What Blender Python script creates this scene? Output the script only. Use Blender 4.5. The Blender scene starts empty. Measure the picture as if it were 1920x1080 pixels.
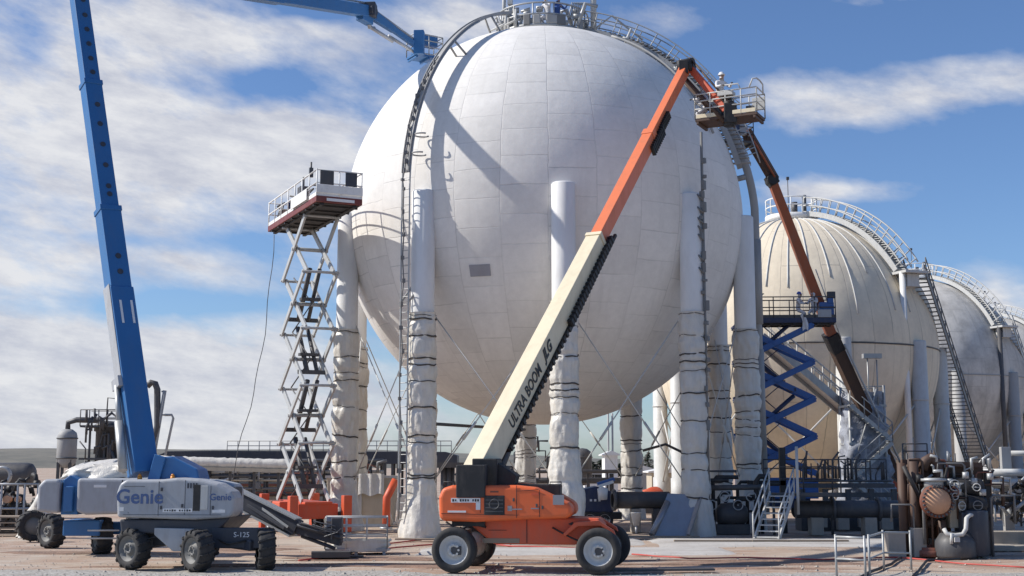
import bpy, math, random
from mathutils import Vector as V, Matrix, noise
random.seed(11)
R = math.radians
rnd = random.uniform
scene = bpy.context.scene
COL = scene.collection

# ------------------------------------------------------------------ camera
FPX, CAMH = 2370.0, 2.9
TILT = math.atan(330 / FPX)
cam = bpy.data.cameras.new("camera")
cam.sensor_width = 36; cam.lens = 36 * FPX / 1920; cam.clip_end = 20000; cam.clip_start = .5
camo = bpy.data.objects.new("camera", cam); COL.objects.link(camo)
camo.location = (0, 0, CAMH); camo.rotation_euler = (R(90) + TILT, 0, 0)
scene.camera = camo
_F = V((0, math.cos(TILT), math.sin(TILT))); _U = V((0, -math.sin(TILT), math.cos(TILT)))
def A(px, py, Y):
    "a place seen at that pixel of the photograph, Y metres away"
    d = _F + V((1, 0, 0)) * ((px - 960) / FPX) + _U * ((540 - py) / FPX)
    return V((0, 0, CAMH)) + d * (Y / d.y)
def G(px, py):
    d = _F + V((1, 0, 0)) * ((px - 960) / FPX) + _U * ((540 - py) / FPX)
    return V((0, 0, CAMH)) + d * (-CAMH / d.z)

# ------------------------------------------------------------------ mesh builder
class M:
    def __init__(s): s.v = []; s.f = []; s.s = []
    def add(s, vs, fs, smooth=False):
        o = len(s.v); s.v += [V(p) for p in vs]
        for f in fs:
            s.f.append([i + o for i in f]); s.s.append(smooth)
        return s
    def box(s, c, sz, rz=0, rot=None):
        c = V(c); m = rot if rot is not None else Matrix.Rotation(rz, 3, 'Z')
        vs = [c + m @ V((x * sz[0] / 2, y * sz[1] / 2, z * sz[2] / 2)) for x in (-1, 1) for y in (-1, 1) for z in (-1, 1)]
        return s.add(vs, [(0, 1, 3, 2), (4, 6, 7, 5), (0, 4, 5, 1), (2, 3, 7, 6), (0, 2, 6, 4), (1, 5, 7, 3)])
    def bar(s, a, b, w, h, up=(0, 0, 1), w2=None, h2=None):
        a, b = V(a), V(b); d = (b - a).normalized(); up = V(up)
        if abs(d.dot(up.normalized())) > .999: up = V((0, 1, 0))
        sd = d.cross(up).normalized(); n = sd.cross(d)
        vs = []
        for p, ww, hh in ((a, w, h), (b, w2 or w, h2 or h)):
            vs += [p + sd * x * ww / 2 + n * y * hh / 2 for x, y in ((-1, -1), (1, -1), (1, 1), (-1, 1))]
        return s.add(vs, [(3, 2, 1, 0), (4, 5, 6, 7), (0, 1, 5, 4), (1, 2, 6, 5), (2, 3, 7, 6), (3, 0, 4, 7)])
    def tube(s, pts, r, n=8, caps=True):
        pts = [V(p) for p in pts]; k = len(pts); rs = r if isinstance(r, (list, tuple)) else [r] * k
        vs = []; N = None
        for i, p in enumerate(pts):
            t = (pts[min(i + 1, k - 1)] - pts[max(i - 1, 0)]).normalized()
            if N is None:
                ref = V((0, 0, 1)) if abs(t.z) < .9 else V((1, 0, 0))
                N = t.cross(ref).normalized()
            else:
                N = (N - t * N.dot(t)).normalized()
            B = t.cross(N)
            vs += [p + (N * math.cos(2 * math.pi * j / n) + B * math.sin(2 * math.pi * j / n)) * rs[i] for j in range(n)]
        fs = [(i * n + j, i * n + (j + 1) % n, (i + 1) * n + (j + 1) % n, (i + 1) * n + j) for i in range(k - 1) for j in range(n)]
        o = len(s.v); s.add(vs, fs, True)
        if caps:
            s.f.append([o + j for j in reversed(range(n))]); s.s.append(False)
            s.f.append([o + (k - 1) * n + j for j in range(n)]); s.s.append(False)
        return s
    def cyl(s, a, b, r, r2=None, n=16): return s.tube([a, b], [r, r if r2 is None else r2], n)
    def prism(s, poly, y0, y1):
        k = len(poly)
        vs = [(x, y0, z) for x, z in poly] + [(x, y1, z) for x, z in poly]
        fs = [list(range(k)), list(range(2 * k - 1, k - 1, -1))] + [(i, i + k, (i + 1) % k + k, (i + 1) % k) for i in range(k)]
        return s.add(vs, fs)
    def lathe(s, prof, o, axis, n=24, closed=False):
        axis = V(axis).normalized(); o = V(o)
        ref = V((0, 0, 1)) if abs(axis.z) < .9 else V((1, 0, 0))
        a = axis.cross(ref).normalized(); b = axis.cross(a); k = len(prof)
        vs = [o + axis * h + (a * math.cos(2 * math.pi * j / n) + b * math.sin(2 * math.pi * j / n)) * r for r, h in prof for j in range(n)]
        fs = [(i * n + j, i * n + (j + 1) % n, (i + 1) % k * n + (j + 1) % n, (i + 1) % k * n + j) for i in range(k if closed else k - 1) for j in range(n)]
        return s.add(vs, fs, True)
    def ell(s, c, rr, nu=20, nv=12, rot=None):
        c = V(c); m = rot or Matrix.Identity(3)
        vs = [c + m @ V((rr[0] * math.sin(math.pi * i / nv) * math.cos(2 * math.pi * j / nu), rr[1] * math.sin(math.pi * i / nv) * math.sin(2 * math.pi * j / nu), rr[2] * math.cos(math.pi * i / nv))) for i in range(nv + 1) for j in range(nu)]
        fs = [(i * nu + j, (i + 1) * nu + j, (i + 1) * nu + (j + 1) % nu, i * nu + (j + 1) % nu) for i in range(nv) for j in range(nu)]
        return s.add(vs, fs, True)
    def grid(s, rows, smooth=True):
        k = len(rows[0]); vs = [p for r in rows for p in r]
        return s.add(vs, [(i * k + j, i * k + j + 1, (i + 1) * k + j + 1, (i + 1) * k + j) for i in range(len(rows) - 1) for j in range(k - 1)], smooth)
    def ring(s, c, r, t, axis=(0, 0, 1), n=24, a0=0, a1=360, m=6):
        axis = V(axis).normalized(); ref = V((1, 0, 0)) if abs(axis.x) < .9 else V((0, 1, 0))
        a = (ref - axis * ref.dot(axis)).normalized(); b = axis.cross(a); c = V(c)
        full = a1 - a0 >= 360
        pts = [c + (a * math.cos(R(a0 + (a1 - a0) * i / n)) + b * math.sin(R(a0 + (a1 - a0) * i / n))) * r for i in range(n + 1)]
        return s.tube(pts, t, m, not full)
    def xf(s, mat, start=0):
        for i in range(start, len(s.v)): s.v[i] = mat @ s.v[i]
        return s

FR = {}
def _mesh(name, m, mt, inv=None):
    me = bpy.data.meshes.new(name)
    vs = [inv @ p for p in m.v] if inv is not None else m.v
    me.from_pydata([tuple(p) for p in vs], [], m.f)
    me.polygons.foreach_set("use_smooth", m.s)
    for x in (mt if isinstance(mt, (list, tuple)) else [mt]): me.materials.append(x)
    me.update()
    return me
def _bev(o, bevel, seg=2):
    if bevel:
        b = o.modifiers.new("bevel", 'BEVEL'); b.width = bevel; b.segments = seg; b.limit_method = 'ANGLE'; b.angle_limit = R(32)
        b.use_clamp_overlap = True
def props(o, label, cat, group=None):
    o["label"] = label; o["category"] = cat
    if group: o["group"] = group
def thing(name, label, cat, loc=(0, 0, 0), rz=0, group=None, local=False):
    o = bpy.data.objects.new(name, None); COL.objects.link(o); o.empty_display_size = .3
    o.location = loc; o.rotation_euler = (0, 0, rz); props(o, label, cat, group)
    FR[o.name] = None if local else (Matrix.Translation(V(loc)) @ Matrix.Rotation(rz, 4, 'Z')).inverted()
    return o
def part(par, name, m, mt, bevel=0, label=None, seg=2):
    me = _mesh(name, m, mt, FR[par.name]); o = bpy.data.objects.new(name, me); COL.objects.link(o)
    o.parent = par; FR[o.name] = FR[par.name]; _bev(o, bevel, seg)
    if label: o["label"] = label
    return o
def solo(name, label, cat, m, mt, group=None, bevel=0):
    xs = [p.x for p in m.v]; ys = [p.y for p in m.v]; zs = [p.z for p in m.v]
    b = V(((min(xs) + max(xs)) / 2, (min(ys) + max(ys)) / 2, min(zs)))
    me = _mesh(name, m, mt, Matrix.Translation(-b)); o = bpy.data.objects.new(name, me); COL.objects.link(o)
    o.location = b; props(o, label, cat, group); _bev(o, bevel); FR[o.name] = Matrix.Translation(-b)
    return o
def struct(name, m, mt, kind="structure", label=None):
    me = _mesh(name, m, mt); o = bpy.data.objects.new(name, me); COL.objects.link(o); o["kind"] = kind
    if label: o["label"] = label; o["category"] = name.replace("_", " ")
    return o
def kids(o): return [c for c in COL.objects if c.parent == o]
def dup(root, loc, rz=0, label=None):
    def cp(o, par):
        c = o.copy(); COL.objects.link(c)
        if par: c.parent = par
        for k in kids(o): cp(k, c)
        return c
    c = cp(root, None); c.location = loc; c.rotation_euler = (0, 0, rz)
    if label: c["label"] = label
    return c
def text(par, s, o, xd, yd, size, mt, name="lettering", bold=.0, shear=0, sx=1):
    cu = bpy.data.curves.new("t", 'FONT'); cu.body = s; cu.size = size; cu.extrude = .004; cu.offset = bold; cu.shear = shear
    cu.align_x = 'CENTER'; cu.align_y = 'CENTER'; cu.resolution_u = 3
    t = bpy.data.objects.new("t", cu); COL.objects.link(t)
    dg = bpy.context.evaluated_depsgraph_get(); me0 = bpy.data.meshes.new_from_object(t.evaluated_get(dg))
    bpy.data.objects.remove(t)
    xd = V(xd).normalized(); yd = V(yd); yd = (yd - xd * yd.dot(xd)).normalized(); zd = xd.cross(yd)
    m = M(); m.v = [V(o) + xd * v.co.x * sx + yd * v.co.y + zd * v.co.z for v in me0.vertices]
    m.f = [list(p.vertices) for p in me0.polygons]; m.s = [False] * len(m.f)
    return part(par, name, m, mt)

# ------------------------------------------------------------------ materials
def nt(name):
    m = bpy.data.materials.new(name); m.use_nodes = True; t = m.node_tree
    return m, t, t.nodes["Principled BSDF"]
def N(t, typ, **k):
    n = t.nodes.new(typ)
    for a, b in k.items():
        if hasattr(n, a): setattr(n, a, b)
    return n
def mixc(t, fac, a, b, mode='MIX'):
    n = N(t, 'ShaderNodeMix', data_type='RGBA', blend_type=mode)
    for s, v in ((n.inputs[0], fac), (n.inputs[6], a), (n.inputs[7], b)):
        if hasattr(v, 'is_output'): t.links.new(v, s)
        else: s.default_value = v if not isinstance(v, tuple) else (*v, 1)[:4]
    return n.outputs[2]
def noi(t, vec, scale, detail=4, rough=.6):
    n = N(t, 'ShaderNodeTexNoise'); n.inputs['Scale'].default_value = scale; n.inputs['Detail'].default_value = detail; n.inputs['Roughness'].default_value = rough
    if vec: t.links.new(vec, n.inputs['Vector'])
    return n.outputs[0]
def rmp(t, x, a, b, c=0, d=1):
    n = N(t, 'ShaderNodeMapRange'); n.clamp = True; t.links.new(x, n.inputs[0])
    for i, v in enumerate((a, b, c, d)): n.inputs[i + 1].default_value = v
    return n.outputs[0]
def mth(t, op, a, b=None):
    n = N(t, 'ShaderNodeMath', operation=op)
    for i, v in enumerate((a, b)):
        if v is None: continue
        if hasattr(v, 'is_output'): t.links.new(v, n.inputs[i])
        else: n.inputs[i].default_value = v
    return n.outputs[0]
def mapv(t, vec, scale):
    n = N(t, 'ShaderNodeMapping'); n.inputs['Scale'].default_value = scale; t.links.new(vec, n.inputs['Vector']); return n.outputs[0]
def bump(t, b, h, strength=.3, dist=.02):
    n = N(t, 'ShaderNodeBump'); n.inputs['Strength'].default_value = strength; n.inputs['Distance'].default_value = dist
    t.links.new(h, n.inputs['Height']); t.links.new(n.outputs[0], b.inputs['Normal'])
def paint(name, col, rough=.5, dirt=.35, scale=1.5, metal=0., dcol=(.22, .19, .16), bmp=0., bs=8, streak=True):
    m, t, b = nt(name); tc = N(t, 'ShaderNodeTexCoord').outputs['Object']
    n1 = noi(t, mapv(t, tc, (1, 1, .35) if streak else (1, 1, 1)), scale * 2.2, 6, .65); n2 = noi(t, tc, scale * .6, 3)
    f = mth(t, 'MULTIPLY', rmp(t, n1, .45, .8), dirt)
    c = mixc(t, f, col, dcol)
    c2 = mixc(t, rmp(t, n2, .3, .7, 0, .35), c, tuple(x * .78 for x in col))
    t.links.new(c2, b.inputs['Base Color']); b.inputs['Metallic'].default_value = metal
    t.links.new(rmp(t, n1, .2, .8, rough - .08, min(1, rough + .18)), b.inputs['Roughness'])
    if bmp: bump(t, b, noi(t, tc, bs, 5), bmp, .03)
    return m
def sphere_mat(name, c1, c2, seam, zc, rad, bw, rh, dirt, dcol, mort=.018, ribs=0, patch=None):
    m, t, b = nt(name); tc = N(t, 'ShaderNodeTexCoord').outputs['Object']
    sub = N(t, 'ShaderNodeVectorMath', operation='SUBTRACT'); t.links.new(tc, sub.inputs[0]); sub.inputs[1].default_value = (0, 0, zc)
    nor = N(t, 'ShaderNodeVectorMath', operation='NORMALIZE'); t.links.new(sub.outputs[0], nor.inputs[0])
    sp = N(t, 'ShaderNodeSeparateXYZ'); t.links.new(nor.outputs[0], sp.inputs[0])
    u = mth(t, 'MULTIPLY', mth(t, 'ARCTAN2', sp.outputs[0], mth(t, 'MULTIPLY', sp.outputs[1], -1)), rad)
    v = mth(t, 'MULTIPLY', mth(t, 'ARCSINE', sp.outputs[2]), rad)
    # hand-sprayed panel edges waver a little
    w = mth(t, 'MULTIPLY', mth(t, 'SUBTRACT', noi(t, tc, .9, 3), .5), .16)
    v = mth(t, 'ADD', v, w); u = mth(t, 'ADD', u, w)
    cv = N(t, 'ShaderNodeCombineXYZ'); t.links.new(v, cv.inputs[0]); t.links.new(u, cv.inputs[1])
    br = N(t, 'ShaderNodeTexBrick'); t.links.new(cv.outputs[0], br.inputs['Vector']); br.offset = .42; br.offset_frequency = 2
    for k, x in (('Color1', (*c1, 1)), ('Color2', (*c2, 1)), ('Mortar', (*seam, 1)), ('Scale', 1), ('Mortar Size', mort), ('Mortar Smooth', .5), ('Brick Width', bw), ('Row Height', rh), ('Bias', 0)):
        br.inputs[k].default_value = x
    # some seams are taped over: fade the pattern in places
    base = mixc(t, rmp(t, noi(t, tc, .22, 3), .35, .6, .15, .8), tuple((x + y) / 2 for x, y in zip(c1, c2)), br.outputs[0])
    cv2 = N(t, 'ShaderNodeCombineXYZ'); t.links.new(u, cv2.inputs[0]); t.links.new(mth(t, 'MULTIPLY', v, .12), cv2.inputs[1])
    st = rmp(t, noi(t, cv2.outputs[0], 1.1, 6, .7), .48, .78)
    sp2 = rmp(t, noi(t, tc, .5, 6, .65), .45, .75)
    f = mth(t, 'MULTIPLY', mth(t, 'MAXIMUM', mth(t, 'MULTIPLY', st, .8), mth(t, 'MULTIPLY', sp2, .7)), dirt)
    c = mixc(t, f, base, dcol)
    fine = rmp(t, noi(t, tc, 3.5, 6, .7), .3, .7, .94, 1.04)
    hs = N(t, 'ShaderNodeHueSaturation'); t.links.new(c, hs.inputs['Color']); t.links.new(fine, hs.inputs['Value'])
    t.links.new(hs.outputs[0], b.inputs['Base Color']); b.inputs['Roughness'].default_value = .72
    b.inputs['Specular IOR Level'].default_value = .25
    h = mth(t, 'ADD', mth(t, 'MULTIPLY', br.outputs['Fac'], -.5), mth(t, 'MULTIPLY', noi(t, tc, 1.3, 5, .6), .9))
    bump(t, b, h, .35, .05)
    return m

WHITE = paint("white_paint", (.78, .78, .76), .5, .3)
COAT = paint("sprayed_white_coat", (.76, .76, .75), .7, .22, .8)
ORANGE = paint("orange_paint", (.80, .145, .04), .42, .42, 1.6, dcol=(.30, .14, .08))
SHADEOR = paint("shaded_orange_paint", (.36, .105, .05), .6, .45, 1.5)  # orange darkened so the rear boom's shade sits in its colour
BOOMOR = paint("pale_boom_orange", (.74, .19, .075), .45, .4, 1.4, dcol=(.30, .12, .07))  # lighter orange for the outer boom sections
ORANGE2 = paint("faded_orange_paint", (.64, .105, .04), .5, .45, 1.2)
REDOR = paint("red_orange_paint", (.60, .085, .025), .45, .3)
CREAM = paint("cream_paint", (.76, .67, .48), .48, .4, 1.4, dcol=(.42, .34, .22))
GENBLUE = paint("boom_blue_paint", (.034, .15, .37), .42, .35, 1.2, dcol=(.10, .15, .24))
NAVY = paint("navy_paint", (.014, .028, .085), .45, .3)
SCIBLUE = paint("scissor_blue_paint", (.028, .11, .35), .42, .3)
HOOD = paint("grey_hood_plastic", (.40, .415, .44), .45, .5, 1.8, dcol=(.22, .195, .165))
HOODK = paint("dark_hood_plastic", (.045, .05, .065), .5, .2)
STEEL = paint("galvanised_steel", (.42, .43, .43), .45, .35, 2, .35)
LSTEEL = paint("pale_steel_paint", (.55, .55, .53), .5, .35, 2)
DSTEEL = paint("dark_steel", (.07, .07, .075), .5, .35, 2)
BLACK = paint("black_rubber_plastic", (.018, .018, .02), .55, .25, 2)
TYRE = paint("tyre_rubber", (.030, .030, .032), .8, .5, 3, dcol=(.14, .12, .10))
RIMD = paint("dusty_dark_rim", (.17, .17, .165), .6, .5, 3, dcol=(.26, .23, .19))
RIM = paint("grey_wheel_rim", (.56, .56, .55), .5, .3, 3)
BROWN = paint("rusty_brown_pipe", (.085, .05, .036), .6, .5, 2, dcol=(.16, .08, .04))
RUST = paint("rust_red_steel", (.20, .07, .045), .7, .5, 3)
PEACH = paint("primer_peach", (.62, .36, .22), .6, .35, 3, dcol=(.3, .14, .08))
CONC = paint("concrete_block", (.38, .34, .29), .85, .4, 2, bmp=.3)
BEIGE = paint("beige_lagging", (.50, .44, .34), .7, .4, 1.2)
MIDG = paint("mid_grey_steel", (.17, .17, .17), .5, .4, 2)
GREYL = paint("grey_lagging", (.36, .36, .355), .6, .4, 1.2)
WRAP = paint("wrinkled_plastic_wrap", (.67, .64, .58), .34, .45, 2, dcol=(.33, .28, .22), bmp=1.0, bs=6)
WRAPG = paint("grey_plastic_wrap", (.60, .58, .54), .4, .35, 2, dcol=(.30, .28, .25), bmp=.8, bs=5)  # slightly greyer wrap for the right and back legs
TARP = paint("grey_blue_tarp", (.30, .32, .37), .5, .85, 1.6, dcol=(.035, .04, .055), bmp=1.0, bs=5, streak=False)
ROPE = paint("dark_rope", (.07, .062, .058), .9, .2)
SHADERED = paint("shaded_red_paint", (.17, .032, .026), .5, .4)  # chassis red darkened to carry the shade on the deck rim
ARMG = paint("grey_arm_steel", (.43, .44, .44), .45, .4, 2)
GLASS = paint("dark_window_glass", (.02, .024, .03), .15, .1)
PLATE = paint("grey_plate", (.30, .30, .33), .5, .3)
SUIT = paint("white_coverall_cloth", (.70, .70, .72), .85, .3, 5, bmp=.5, bs=14)
SUITB = paint("blue_coverall_cloth", (.04, .11, .36), .85, .2, 5, bmp=.5, bs=14)
SKIN = paint("skin", (.42, .25, .17), .6, .1)
GLOVE = paint("work_glove", (.12, .11, .10), .85, .2)
HELMW = paint("white_helmet_plastic", (.8, .8, .8), .3, .05)
HELMB = paint("blue_helmet_plastic", (.03, .10, .45), .3, .05)
AMBER = paint("amber_beacon_plastic", (.75, .28, .03), .3, .05)
YELL = paint("yellow_paint", (.70, .45, .05), .5, .2)
INKB = paint("blue_letter_vinyl", (.07, .12, .27), .5, .1)
INKK = paint("black_letter_vinyl", (.02, .02, .022), .5, .1)
INKW = paint("white_letter_vinyl", (.78, .78, .78), .5, .1)
REDH = paint("red_hose_rubber", (.50, .07, .055), .5, .25)
LEAF = paint("dark_conifer_leaf", (.035, .05, .032), .8, .2)
BARK = paint("bark", (.08, .06, .045), .9, .3)
SHEET = paint("bent_sheet_metal", (.34, .34, .36), .35, .3, 2, .6)
TIMBER = paint("weathered_timber", (.30, .24, .18), .85, .4, 3)
# ------------------------------------------------------------------ light and sky
ELEV = 40
SUN = V((-math.cos(R(ELEV)), 0.025, math.sin(R(ELEV)))).normalized()
sl = bpy.data.lights.new("sun", 'SUN'); sl.energy = 5.0; sl.angle = R(.5); sl.color = (1, .945, .86)
so = bpy.data.objects.new("sun", sl); COL.objects.link(so); so.rotation_euler = SUN.to_track_quat('Z', 'Y').to_euler(); so.location = (-60, 0, 60)
world = bpy.data.worlds.new("World"); scene.world = world; world.use_nodes = True
t = world.node_tree; bg = t.nodes["Background"]
sky = N(t, 'ShaderNodeTexSky', sky_type='NISHITA'); sky.sun_disc = False; sky.sun_elevation = R(ELEV); sky.sun_rotation = R(270)
sky.altitude = 200; sky.air_density = 1.0; sky.dust_density = .6; sky.ozone_density = 2.2
bg.inputs['Strength'].default_value = .115
gen = N(t, 'ShaderNodeTexCoord').outputs['Generated']
sp = N(t, 'ShaderNodeSeparateXYZ'); t.links.new(gen, sp.inputs[0])
az = mth(t, 'ARCTAN2', sp.outputs[0], sp.outputs[1]); el = mth(t, 'ARCSINE', sp.outputs[2])
def cvec(sa, se, tilt=0., off=0.):
    c = N(t, 'ShaderNodeCombineXYZ')
    t.links.new(mth(t, 'MULTIPLY', az, sa), c.inputs[0])
    t.links.new(mth(t, 'ADD', mth(t, 'MULTIPLY', el, se), mth(t, 'MULTIPLY', az, tilt)), c.inputs[1]); c.inputs[2].default_value = off
    return c.outputs[0]
warp = mth(t, 'MULTIPLY', mth(t, 'SUBTRACT', noi(t, cvec(6, 14), 1, 4), .5), .07)
azw = mth(t, 'ADD', az, warp); elw = mth(t, 'ADD', el, mth(t, 'MULTIPLY', warp, .55))
def blob(px, py, sx, sy, amp):
    d = (A(px, py, 100) - V((0, 0, CAMH))).normalized(); a = math.atan2(d.x, d.y); e = math.asin(d.z)
    q = mth(t, 'ADD', mth(t, 'POWER', mth(t, 'ABSOLUTE', mth(t, 'DIVIDE', mth(t, 'SUBTRACT', azw, a), sx / FPX)), 2), mth(t, 'POWER', mth(t, 'ABSOLUTE', mth(t, 'DIVIDE', mth(t, 'SUBTRACT', elw, e), sy / FPX)), 2))
    return mth(t, 'MULTIPLY', mth(t, 'EXPONENT', mth(t, 'MULTIPLY', q, -1)), amp)
cov = None
for bl in ((0, 640, 620, 520, .62), (200, 130, 500, 170, .50), (560, 260, 190, 75, .55), (330, 300, 260, 90, .35), (150, 760, 500, 140, .35), (520, 760, 260, 130, .3), (870, 40, 150, 45, .62), (420, 60, 240, 50, .35),
           (470, 165, 130, 42, -.62), (340, 572, 190, 30, -.55), (60, 90, 60, 60, -.3), (230, 455, 180, 16, -.25), (560, 20, 110, 20, -.35), (430, 440, 140, 20, -.2),
           (1640, 185, 260, 48, .62), (1480, 165, 90, 40, .25), (1530, 350, 120, 30, .62), (1860, 560, 110, 50, .62), (1880, 160, 120, 50, .25), (1230, 40, 180, 45, .30), (1650, 5, 110, 14, .3), (1760, 350, 300, 25, .15), (1500, 820, 900, 60, .3)):
    b_ = blob(*bl); cov = b_ if cov is None else mth(t, 'ADD', cov, b_)
n1 = noi(t, cvec(9, 19, 5), 1, 7, .62); n2 = noi(t, cvec(26, 60, 8, 3.), 1, 5, .6)
tex = mth(t, 'ADD', mth(t, 'MULTIPLY', mth(t, 'SUBTRACT', n1, .5), 2.0), mth(t, 'MULTIPLY', mth(t, 'SUBTRACT', n2, .5), .6))
den = rmp(t, mth(t, 'ADD', cov, mth(t, 'MULTIPLY', tex, rmp(t, cov, .0, .5, .22, .75))), .16, .72, 0, .96)
shade = rmp(t, noi(t, cvec(12, 34, 4, 7.), 1, 7, .66), .36, .62, 0, 1)
cloudc = mixc(t, shade, (4.5, 4.7, 5.4), (6.5, 6.55, 6.75))
skyc = mixc(t, 1.0, sky.outputs[0], (.70, .84, 1.06), 'MULTIPLY')
t.links.new(mixc(t, den, skyc, cloudc), bg.inputs['Color'])
scene.view_settings.view_transform = 'Standard'; scene.view_settings.look = 'None'; scene.view_settings.exposure = .1; scene.view_settings.gamma = 1
scene.cycles.max_bounces = 6

# ------------------------------------------------------------------ ground
m, t, b = nt("dusty_yard_ground"); tc = N(t, 'ShaderNodeTexCoord').outputs['Object']
big = noi(t, mapv(t, tc, (.35, 1, 1)), .22, 6, .65); mid = noi(t, mapv(t, tc, (.5, 1, 1)), 1.1, 6, .7); fine = noi(t, tc, 9, 5, .7)
c = mixc(t, rmp(t, big, .40, .56), (.47, .375, .285), (.37, .235, .165))
c = mixc(t, rmp(t, mid, .46, .66, 0, .9), c, (.52, .46, .385))
c = mixc(t, rmp(t, noi(t, mapv(t, tc, (.4, 1, 1)), .8, 5, .7), .56, .68, 0, .75), c, (.16, .125, .10))
c = mixc(t, rmp(t, fine, .3, .75, 0, .4), c, (.26, .22, .18))
t.links.new(c, b.inputs['Base Color']); b.inputs['Roughness'].default_value = .95
bump(t, b, mth(t, 'ADD', mth(t, 'MULTIPLY', mid, 1.4), mth(t, 'MULTIPLY', fine, .5)), .6, .08); DIRT = m
m, t, b = nt("grey_gravel"); tc = N(t, 'ShaderNodeTexCoord').outputs['Object']
vo = N(t, 'ShaderNodeTexVoronoi'); vo.inputs['Scale'].default_value = 14; t.links.new(tc, vo.inputs['Vector'])
c = mixc(t, rmp(t, noi(t, tc, 1.2, 5), .35, .7), (.46, .43, .375), (.36, .325, .28))
c = mixc(t, rmp(t, vo.outputs['Distance'], .2, .7, 0, .7), c, (.16, .15, .14))
hs = N(t, 'ShaderNodeSeparateColor'); t.links.new(vo.outputs['Color'], hs.inputs[0])
c = mixc(t, mth(t, 'MULTIPLY', rmp(t, hs.outputs[0], .55, 1), .6), c, (.62, .61, .58))
t.links.new(c, b.inputs['Base Color']); b.inputs['Roughness'].default_value = .95
bump(t, b, vo.outputs['Distance'], -.9, .06); GRAVEL = m
m, t, b = nt("pale_concrete_slab"); tc = N(t, 'ShaderNodeTexCoord').outputs['Object']
c = mixc(t, rmp(t, noi(t, mapv(t, tc, (.4, 1, 1)), .7, 6, .7), .38, .65), (.50, .48, .45), (.36, .33, .30))
c = mixc(t, rmp(t, noi(t, tc, 6, 5, .7), .5, .75, 0, .5), c, (.24, .22, .20))
t.links.new(c, b.inputs['Base Color']); b.inputs['Roughness'].default_value = .9; SLAB = m
m, t, b = nt("hazed_scrub_hill"); tc = N(t, 'ShaderNodeTexCoord').outputs['Object']
c = mixc(t, rmp(t, noi(t, tc, .02, 6, .7), .4, .62), (.075, .072, .05), (.16, .14, .10))
c = mixc(t, .2, c, (.27, .28, .29)); t.links.new(c, b.inputs['Base Color']); b.inputs['Roughness'].default_value = 1; HILL = m  # pale grey distance haze mixed into the hill colour

m, t, b = nt('red_brown_soil'); tc = N(t, 'ShaderNodeTexCoord').outputs['Object']
c = mixc(t, rmp(t, noi(t, mapv(t, tc, (.5, 1, 1)), 1.6, 6, .7), .38, .62), (.34, .215, .155), (.19, .125, .09))
t.links.new(c, b.inputs['Base Color']); b.inputs['Roughness'].default_value = .95; bump(t, b, noi(t, tc, 5, 6, .7), .8, .08); SOIL = m
STONE = paint('loose_stone', (.40, .36, .31), .9, .5, 6)
# one sheet out to the horizon, finely rolling near the machines
def gz(x, y):
    if y < 20 or y > 75 or abs(x) > 45: return 0.
    return .035 * noise.noise(V((x * .35, y * .5, 0))) + .015 * noise.noise(V((x * 1.3, y * 1.7, 4)))
xs = [-5000, -1500, -400, -120] + [-45 + .75 * i for i in range(121)] + [120, 400, 1500, 5000]
ys = [-60, 0, 12] + [20 + .5 * i for i in range(111)] + [100, 140, 220, 400, 900, 2500, 7000]
g = M(); g.grid([[V((x, y, gz(x, y) - .02)) for x in xs] for y in ys]); struct("ground", g, DIRT)
# gravel apron along the front edge
g = M(); rows = []
for k in range(9):
    f = k / 8; row = []
    for i in range(141):
        x = -24 + 48 * i / 140
        y1 = 35.3 + .5 * noise.noise(V((x * .5, 0, 0))) + .25 * noise.noise(V((x * 2.1, 3, 0))) + (0.55 if x < -3 else (-.6 if x < 8 else -.35))
        y = 22 + (y1 - 22) * f; row.append(V((x, y, gz(x, y) + .012 - .03 * (f > .99) + .02 * noise.noise(V((x * 2, y * 2, 9))))))
    rows.append(row)
g.grid(rows); struct("gravel", g, GRAVEL)
g = M()
for (x0, x1, y0, y1, z) in ((-3.2, 7.4, 41.5, 45.2, .045), (5.2, 16.4, 45.4, 50.6, .05), (-2.5, 5, 46.5, 51, .04)):
    nx = 24; g.grid([[V((x0 + (x1 - x0) * i / nx + .12 * noise.noise(V((j * 2.2, i, 1))), y0 + (y1 - y0) * j / 6 + (.35 * noise.noise(V((i * .6, j, 3))) if j in (0, 6) else 0), z if 0 < j < 6 and 0 < i < nx else -.03)) for i in range(nx + 1)] for j in range(7)])
struct("concrete_pavement", g, SLAB)
g = M(); rs = random.Random(19)
for k in range(1500):
    y = 33.2 + 20 * rs.random() ** 1.8; x = rs.uniform(-.43, .43) * y; s_ = rs.uniform(.015, .05) * (1.6 if rs.random() < .06 else 1); z = gz(x, y) + (.02 if y < 35.5 else 0); q = [rs.uniform(.6, 1.2) * s_ for _ in range(6)]
    g.add([(x + q[0], y, z), (x, y + q[1], z), (x - q[2], y, z), (x, y - q[3], z), (x + q[0] * .2, y, z + q[4] * .7), (x, y, z - .02)], [(0, 1, 4), (1, 2, 4), (2, 3, 4), (3, 0, 4)])
struct("loose_stones", g, STONE, "stuff", "small loose stones scattered over the dusty yard ground")
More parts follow.
